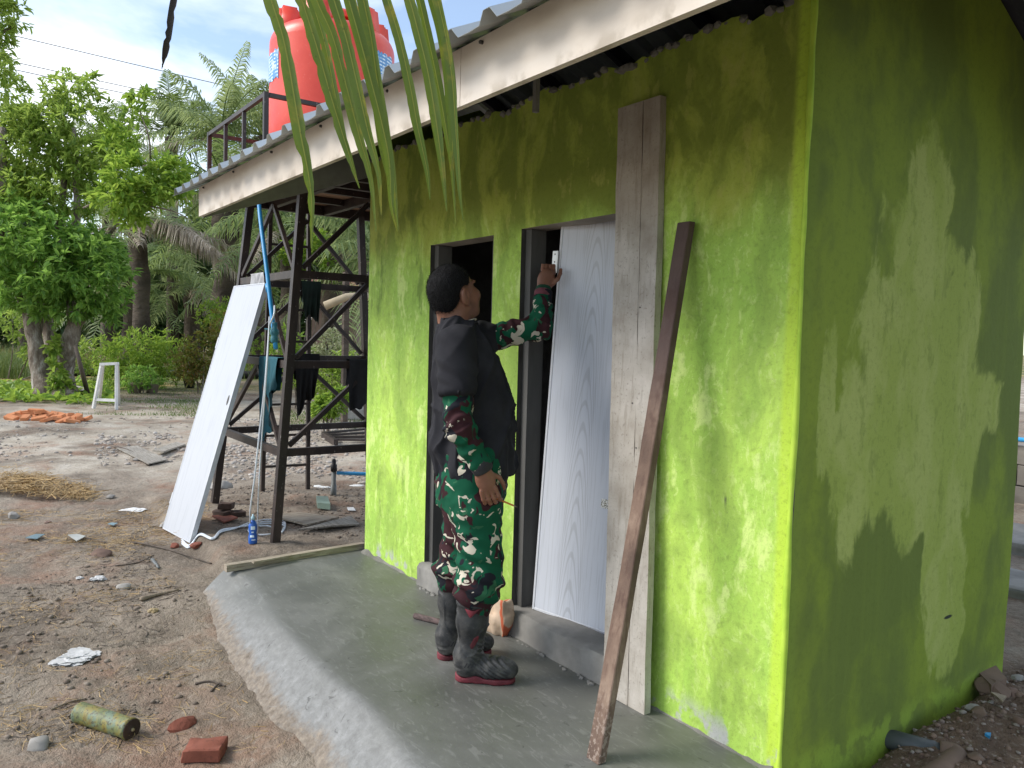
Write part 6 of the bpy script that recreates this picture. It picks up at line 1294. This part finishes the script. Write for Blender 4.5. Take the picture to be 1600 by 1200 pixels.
P1 = scatter_px(g, 9000, -90, 150, 725, 830); c0 = gp(15, 778)[:2]; P1 = P1[::2]; P1 = P1[np.hypot((P1[:,0]-c0[0])/1.35, (P1[:,1]-c0[1])/.62)+.3*fbm(P1[:,0]*2.5, P1[:,1]*2.5, 0, 3)+.16*g.normal(size=len(P1)) < 1]; P1[:,2] += .05*np.clip(1-np.hypot((P1[:,0]-c0[0])/1.4, (P1[:,1]-c0[1])/.75), 0, 1)
V1 = strands(g, P1, .26, .005, .05); PA = scatter_px(g, 16000, -80, 460, 800, 1240); PA = PA[PA[:,1] < skirt(PA[:,0])-.05]; lowl = .35*sstep(-1.5, -1.95, PA[:,1]-.25*(PA[:,0]+1.8)); nn_ = fbm(PA[:,0]*1.7, PA[:,1]*1.7, 3, 4)+.42*g.normal(size=len(PA))+lowl; P2 = PA[nn_ > .50]; V2 = strands(g, P2, .085, .0019, .010); P3 = PA[(nn_ > .2) & (nn_ < .3)]; V3 = strands(g, P3, .05, .0022, .006); P4 = thin(scatter_px(g, 2000, -60, 330, 800, 890), 1.4, .15, 3); V4 = strands(g, P4, .12, .0026, .008)
V, F = join([V1, V2, V3, V4]); big_mesh('straw', V, F, M_straw, None, kind='stuff', label='dry straw strewn over the bare earth')
P = thin(scatter_px(g, 3200, -60, 420, 830, 1230), 1.1, .1, 8); P = P[P[:,1] < skirt(P[:,0])-.04]; V, F = strands(g, P, .055, .0035, .005); big_mesh('twig_litter', V, F, M_stickd, None, kind='stuff', label='fine dark twigs and bark bits on the dirt')
def pebbles(g, P, r0, r1, mat, name, label):
    bm = bmesh.new(); bmesh.ops.create_icosphere(bm, subdivisions=1, radius=1); B = np.array([v.co[:] for v in bm.verts]); BF = np.array([[v.index for v in f.verts] for f in bm.faces]); bm.free(); n = len(P)
    r = r0+(r1-r0)*g.random(n)**3; jit = 1+g.uniform(-.22, .22, (n, len(B), 1)); az = g.uniform(0, 6.28, n); sc = np.stack([r, r*g.uniform(.6, 1, n), r*g.uniform(.35, .7, n)], -1)
    Vv = B[None]*jit*sc[:,None,:]; ca, sa = np.cos(az)[:,None], np.sin(az)[:,None]; V = np.stack([Vv[:,:,0]*ca-Vv[:,:,1]*sa, Vv[:,:,0]*sa+Vv[:,:,1]*ca, Vv[:,:,2]], -1)+(P+np.array([0,0,1.])*(r*.15)[:,None])[:,None,:]
    F = (np.arange(n)[:,None,None]*len(B)+BF[None]).reshape(-1, 3); return big_mesh(name, V.reshape(-1, 3), F, mat, None, kind='stuff', label=label)
def peb_mat(name, cols):
    t = NT(name); gi = t.n('ShaderNodeNewGeometry'); k = len(cols); c = t.ramp(gi.outputs['Random Per Island'], *[(i/(k-1), cc) for i, cc in enumerate(cols)]); n = t.noise(40, 3); c = t.mix(t.math('MULTIPLY', t.step(n, .5, .7), .4), c, (.2,.17,.14)); return t.fin(c, .9, t.bump(n, .3, .004))
MP_g = peb_mat('gravel_pale', [(.24,.20,.165), (.33,.285,.235), (.42,.38,.33), (.28,.225,.18), (.50,.47,.43)]); MP_d = peb_mat('clods', [(.13,.10,.075), (.19,.15,.115), (.25,.205,.16), (.16,.12,.09)]); MP_r = peb_mat('rubble_brown', [(.09,.055,.04), (.14,.09,.065), (.22,.15,.11), (.30,.27,.24), (.17,.10,.07)])
P = np.concatenate([scatter_px(g, 4200, 350, 580, 675, 765), thin(scatter_px(g, 3200, 150, 380, 680, 765), .9, .0)]); pebbles(g, thin(P, 1.1, .05), .006, .042, MP_g, 'gravel', 'pale gravel and rubble spread beneath and behind the tower')
P = thin(scatter_px(g, 2600, -40, 420, 665, 860), .5, .1, 5); pebbles(g, P, .008, .04, MP_g, 'yard_gravel', 'scattered small stones on the sandy yard')
P = scatter_px(g, 2400, -60, 520, 870, 1230); P = P[P[:,1] < skirt(P[:,0])-.02]; P = thin(P, 1.3, .2, 9); pebbles(g, P, .003, .020, MP_d, 'soil_crumbs', 'crumbs of damp soil near the concrete edge')
P = np.concatenate([scatter_px(g, 1200, 330, 570, 765, 850)]); P = P[P[:,0] < -3.3]; pebbles(g, P, .003, .02, MP_d, 'pad_crumbs', 'mud crumbs on the ground under the tower')
n = 5200; P = np.column_stack([g.uniform(-.0, .9, n), g.uniform(-.1, 3.2, n)]); P = P[(P[:,0] > .02) | (P[:,1] > 1.65)]; P = np.column_stack([P, gz(P[:,0], P[:,1])]); pebbles(g, P, .002, .016, MP_r, 'side_rubble', 'small brown rubble and clods along the side wall')
# ---- overhead wires
M_wire = simple('wire', (.05,.05,.055), .6, .1, 10, 0)
for a, b, lab in (((20,54), (430,150), 'highest of the three thin overhead wires'), ((15,94), (330,162), 'middle of the three thin overhead wires'), ((20,107), (330,172), 'lowest of the three thin overhead wires')):
    A, B = atd(*a, 30), atd(*b, 36); d = B-A; A = A-d*1.2; B = B+d*1.5; P = [A+(B-A)*s-np.array([0,0,1.])*1.0*(.25-(s-.5)**2) for s in np.linspace(0, 1, 24)]; off = np.array([0,0,.19]); MB().tube([p+off for p in P], .016, 5).build('overhead_wire', M_wire, None, label=lab+' crossing the sky', cat='wire')
# ---- white sawhorse, pots, pipe, stick, timber frame, hut
M_white = simple('white_paint', (.74,.74,.72), .6, .15, 20, .1)
st = thing('white_sawhorse', 'white wooden trestle stand in front of the cassava bush', 'trestle', gp(165, 642)); Ds = float((gp(165, 640)-CAM)@_f)
a0, a1, c0, c1 = gp(146,638), gp(182,640), gp(152,632), gp(183,634); t0, t1 = atd(159,569,Ds), atd(182,568,Ds)
for p, q in ((a0, t0), (a1, t1), (c0+np.array([-.1,.05,0]), t0+np.array([-.06,.03,0])), (c1+np.array([-.1,.05,0]), t1+np.array([-.06,.03,0]))): MB().bar(p, q, .05, .05).build('leg', M_white, st)
MB().bar(t0-nv(t1-t0)*.03, t1+nv(t1-t0)*.03, .06, .05).build('top_rail', M_white, st); MB().bar(a0+(t0-a0)*.2, a1+(t1-a1)*.2, .035, .05).build('cross_rail', M_white, st)
M_pot = simple('clay_pot', (.30,.24,.19), .85, .2, 20, .2); M_pot2 = simple('black_pot', (.02,.02,.022), .6, .2, 20, 0)
for x, y, mt, lab in ((212,614,M_pot,'pale pot left of the dark low shrub'), (238,614,M_pot,'pale pot right of the dark low shrub'), (296,606,M_pot2,'black pot holding the red flowers'), (507,648,M_pot2,'black pot of the shrub behind the tower')):
    p = gp(x, y); o = MB().lathe(p-np.array([0,0,.01]), [(.11,0),(.15,.20),(.165,.21),(.165,.25),(.15,.25),(.14,.2)], 18).build('plant_pot', mt, None, True, label=lab, cat='pot')
p = gp(297, 604)+np.array([0,0,.3]); fl = thing('flower_plant', 'small plant with bright red flowers in the black pot', 'plant', p); ML_rf = leaf_mat('red_petal', [(.55,.02,.03), (.7,.05,.06), (.6,.03,.05)], .2)
gg = np.random.default_rng(2); V, F = lobe_leaves(gg, p+np.array([0,0,.05]), np.array([.14,.14,.10]), 12, 5, .09, .7); big_mesh('petals', V, F, ML_rf, fl); V, F = lobe_leaves(gg, p-np.array([0,0,.05]), np.array([.16,.16,.10]), 14, 5, .12, .4); big_mesh('foliage', V, F, ML_mid, fl)
P = [gp(60,588,.12), gp(180,588,.12), gp(300,590,.12), gp(430,592,.12), gp(560,594,.12)]; MB().tube(curve_pts(P, 4), .13, 10).build('black_drain_pipe', M_blk, None, True, label='long black pipe lying across the back of the yard', cat='pipe')
p = gp(138, 618); MB().tube([p, atd(128,580,16), atd(118,540,16)], [.05,.045,.035], 7).build('leaning_stake', M_stickd, None, True, label='dark stake leaning beside the old tree', cat='stake')
crumple('rubble_heap', 'pale broken concrete heaped behind the leaning stake', (125,614), .55, M_stone, 15, 'rubble', .3)
hut = thing('far_hut', 'small hut with a rusty red roof seen through the tower', 'hut', atd(510, 540, 30)); M_rr = simple('rust_red_roof', (.33,.12,.09), .8, .3, 6, .3, .02); M_hw = simple('hut_wall', (.25,.17,.14), .9, .3, 4, .2)
z0 = float(gz(*atd(510,540,30)[:2])); a = atd(478,433,30); b_ = atd(560,437,30); dn_ = nv(np.array([_f[0], _f[1], 0])); rr = b_-a
MB().hexa([a-np.array([0,0,.4]), b_-np.array([0,0,.4]), b_+dn_*2-np.array([0,0,.0]), a+dn_*2-np.array([0,0,.0]), a-np.array([0,0,.33]), b_-np.array([0,0,.33]), b_+dn_*2+np.array([0,0,.35]), a+dn_*2+np.array([0,0,.35])]).build('roof', M_rr, hut)
w0 = a+rr*.08+dn_*.3; w1 = b_-rr*.05+dn_*.3; lo = [np.array([q[0], q[1], z0-.2]) for q in (w0, w1, w1+dn_*1.4, w0+dn_*1.4)]; hi = [np.array([q[0], q[1], a[2]-.38]) for q in lo]; MB().hexa(lo+hi).build('wall', M_hw, hut)
p = atd(540, 560, 13); zz = float(gz(p[0], p[1])); q = atd(541, 425, 13); MB().bar(np.array([q[0], q[1], zz-.1]), q, .09, .09).build('timber_post', M_ptrunk, None, label='brown timber post standing behind the tower', cat='post')
a, b_ = atd(508,478,12.5), atd(575,462,12.5); MB().tube([a, (a+b_)/2+np.array([0,0,.06]), b_], [.07,.06,.06], 9).build('cut_branch', simple('pale_bark', (.40,.33,.22), .85, .25, 12, .4, .01), None, True, label='pale cut branch propped behind the tower near the wall', cat='branch')
fr = thing('timber_pallet', 'low brown slatted timber pallet lying on the gravel behind the tower', 'pallet', gp(540, 695))
A, B, C_, D_ = gp(505,684), gp(575,676), gp(590,700), gp(525,697)
for p, q in ((A, D_), (B, C_)): MB().bar(p+np.array([0,0,.05]), q+np.array([0,0,.05]), .06, .09).build('side_rail', M_brown, fr)
for s in (.1, .37, .64, .9): MB().bar(A+(D_-A)*s+np.array([0,0,.085]), B+(C_-B)*s+np.array([0,0,.085]), .07, .03).build('slat', M_brown, fr)
for i, (x, y, L_) in enumerate(((560,655,1.3),(565,640,1.1))):
    V, fc = brick_mesh(L_, .3, .2, i, M_stone, 3, .02); p = gp(x, y); mesh('stone_step', place(V, p+np.array([0,0,0]), 1.0), fc, M_stone, None, True, label=('lower' if i == 0 else 'upper')+' grey stone step behind the tower near the wall', cat='step')
# ---- palm frond hanging in front of the lens-side eave
t = NT('coconut_leaflet'); uv = t.n('ShaderNodeUVMap').outputs[0]; u_, v_, _z = t.xyz(v=uv); gi = t.n('ShaderNodeNewGeometry'); n = t.noise(9, 4, .6, v=t.vec((1,1,.35))); n2 = t.noise(120, 3)
c = t.mix(t.step(n, .4, .65), (.085,.145,.020), (.155,.215,.032)); c = t.mix(t.step(t.math('ABSOLUTE', t.math('SUBTRACT', u_, .5)), .085, .03), c, (.34,.34,.06)); c = t.mix(t.math('MULTIPLY', t.step(t.noise(14, 5, v=t.vec(1,(3,1,2))), .55, .68), .7), c, (.36,.28,.035)); c = t.mix(t.math('MULTIPLY', t.step(n2, .62, .7), .5), c, (.05,.04,.02))
t.fin(c, .42, t.bump(n, .1, .002)); M_cleaf = t.translucent(t.mix(.5, c, (.36,.46,.035)), .38)
t = NT('dead_leaflet'); n = t.noise(30, 4); c = t.mix(n, (.012,.010,.008), (.06,.05,.04)); M_dleaf = t.fin(c, .7)
fr = thing('palm_frond', 'coconut palm frond hanging down in front of the roof edge', 'palm frond', atd(560, -120, 1.6))
def leaflet(px, D, w, mat, seed, notch=0.0, label=None):
    g = np.random.default_rng(seed); pts = [atd(x, y, D+dd) for (x, y), dd in zip(px, np.linspace(0, .05, len(px)))]; P = curve_pts(pts, 7); n = len(P); V = []; uvs = []
    w = w*.72; tw = g.uniform(-.45, .45); right = _r
    for i, p in enumerate(P):
        s = i/(n-1); t_ = nv(P[min(i+1, n-1)]-P[max(i-1, 0)]); a = tw+.25*math.sin(s*3+seed); sd = nv(np.cross(t_, -_f))*math.cos(a)+_f*math.sin(a)*.8; up = np.cross(sd, t_); ww = w*min(1, (1-s)*2.4+.10)*(.85+.15*min(1, s*6))
        l0 = 1-(notch*g.random() if g.random() < .35 else 0); r0 = 1-(notch*g.random() if g.random() < .35 else 0)
        V += [p-sd*ww/2*l0+up*ww*.32, p-sd*ww*.04, p+sd*ww*.04, p+sd*ww/2*r0+up*ww*.32]
    F = [(4*i+k, 4*i+k+1, 4*i+5+k, 4*i+4+k) for i in range(n-1) for k in range(3)]
    o = mesh('leaflet', V, F, mat, fr, True, label=label); uvl = o.data.uv_layers.new(name='UVMap'); U = [0, .45, .55, 1.]
    for lp in o.data.loops: k = lp.vertex_index; uvl.data[lp.index].uv = (U[k % 4], (k//4)/n)
    return o
LF = [([(412,-60),(424,0),(445,70),(468,200),(486,300),(487,388)], 1.45, .036, .5), ([(455,-60),(472,0),(497,80),(520,160),(545,240),(562,294)], 1.55, .034, .35), ([(482,-60),(495,0),(519,55),(540,130),(562,215),(580,280),(588,362)], 1.6, .033, .3), ([(508,-60),(522,0),(541,60),(560,140),(575,205),(592,270),(596,335)], 1.5, .032, .2), ([(530,-60),(545,0),(562,60),(578,120),(596,190),(608,250),(612,320),(621,362)], 1.58, .032, .0), ([(556,-60),(568,0),(580,60),(590,130),(602,205),(614,270),(622,360)], 1.62, .034, .0), ([(590,-60),(606,0),(624,60),(640,130),(653,200),(667,265),(672,312)], 1.55, .028, .1), ([(620,-60),(640,0),(656,60),(670,120),(683,200),(692,270),(698,330)], 1.5, .030, .1), ([(640,-60),(655,0),(668,55),(682,120),(695,190),(706,260),(712,350)], 1.66, .026, .1), ([(662,-60),(676,0),(690,50),(701,110),(706,170),(707,230),(704,268)], 1.58, .034, .0), ([(672,-60),(684,0),(697,60),(707,130),(712,200),(718,290),(724,345)], 1.52, .024, .0), ([(535,-60),(553,0),(572,80),(588,150),(600,230),(612,290),(622,350)], 1.68, .030, .0), ([(470,-60),(487,0),(508,70),(524,150),(540,225),(556,270)], 1.7, .026, .2)]
for i, (px, D, w, nt) in enumerate(LF): leaflet(px, D, w, M_cleaf, 40+i, nt)
leaflet([(288,-60),(273,0),(263,60),(257,90),(253,108)], 1.5, .018, M_dleaf, 71, .5, 'black dried leaflet hanging alone against the sky')
MB().tube(curve_pts([atd(200,-90,1.5), atd(400,-75,1.5), atd(550,-70,1.58), atd(700,-62,1.58), atd(800,-90,1.6)], 6), .011, 8).build('rachis', simple('frond_rachis', (.20,.22,.05), .5, .2, 20, .1), fr, True)
# ---- unseen tree added right of the building to darken its side wall
for i, (X, Y, H, lab) in enumerate(((3.4, 1.6, 4.6, 'unseen tree added right of the side wall to block sky light'),)):
    g = np.random.default_rng(80+i); p = np.array([X, Y, float(gz(X, Y))]); o = thing('added_shade_tree', lab, 'tree', p); wobble_tube([p, p+np.array([.1,.1,1.2]), p+np.array([0,.2,2.6])], [.14,.11,.07], 9).build('trunk', M_bark, o, True)
    parts = [lobe_leaves(g, p+np.array([g.uniform(-.5,.9), g.uniform(-1.3,1.3), z]), np.array([.9,1.2,.8]), 210, 6, .17, .42, fill=.2) for z in np.linspace(2.1, H, 6)]; V, F = join(parts); big_mesh('crown', V, F, ML_dark, o)
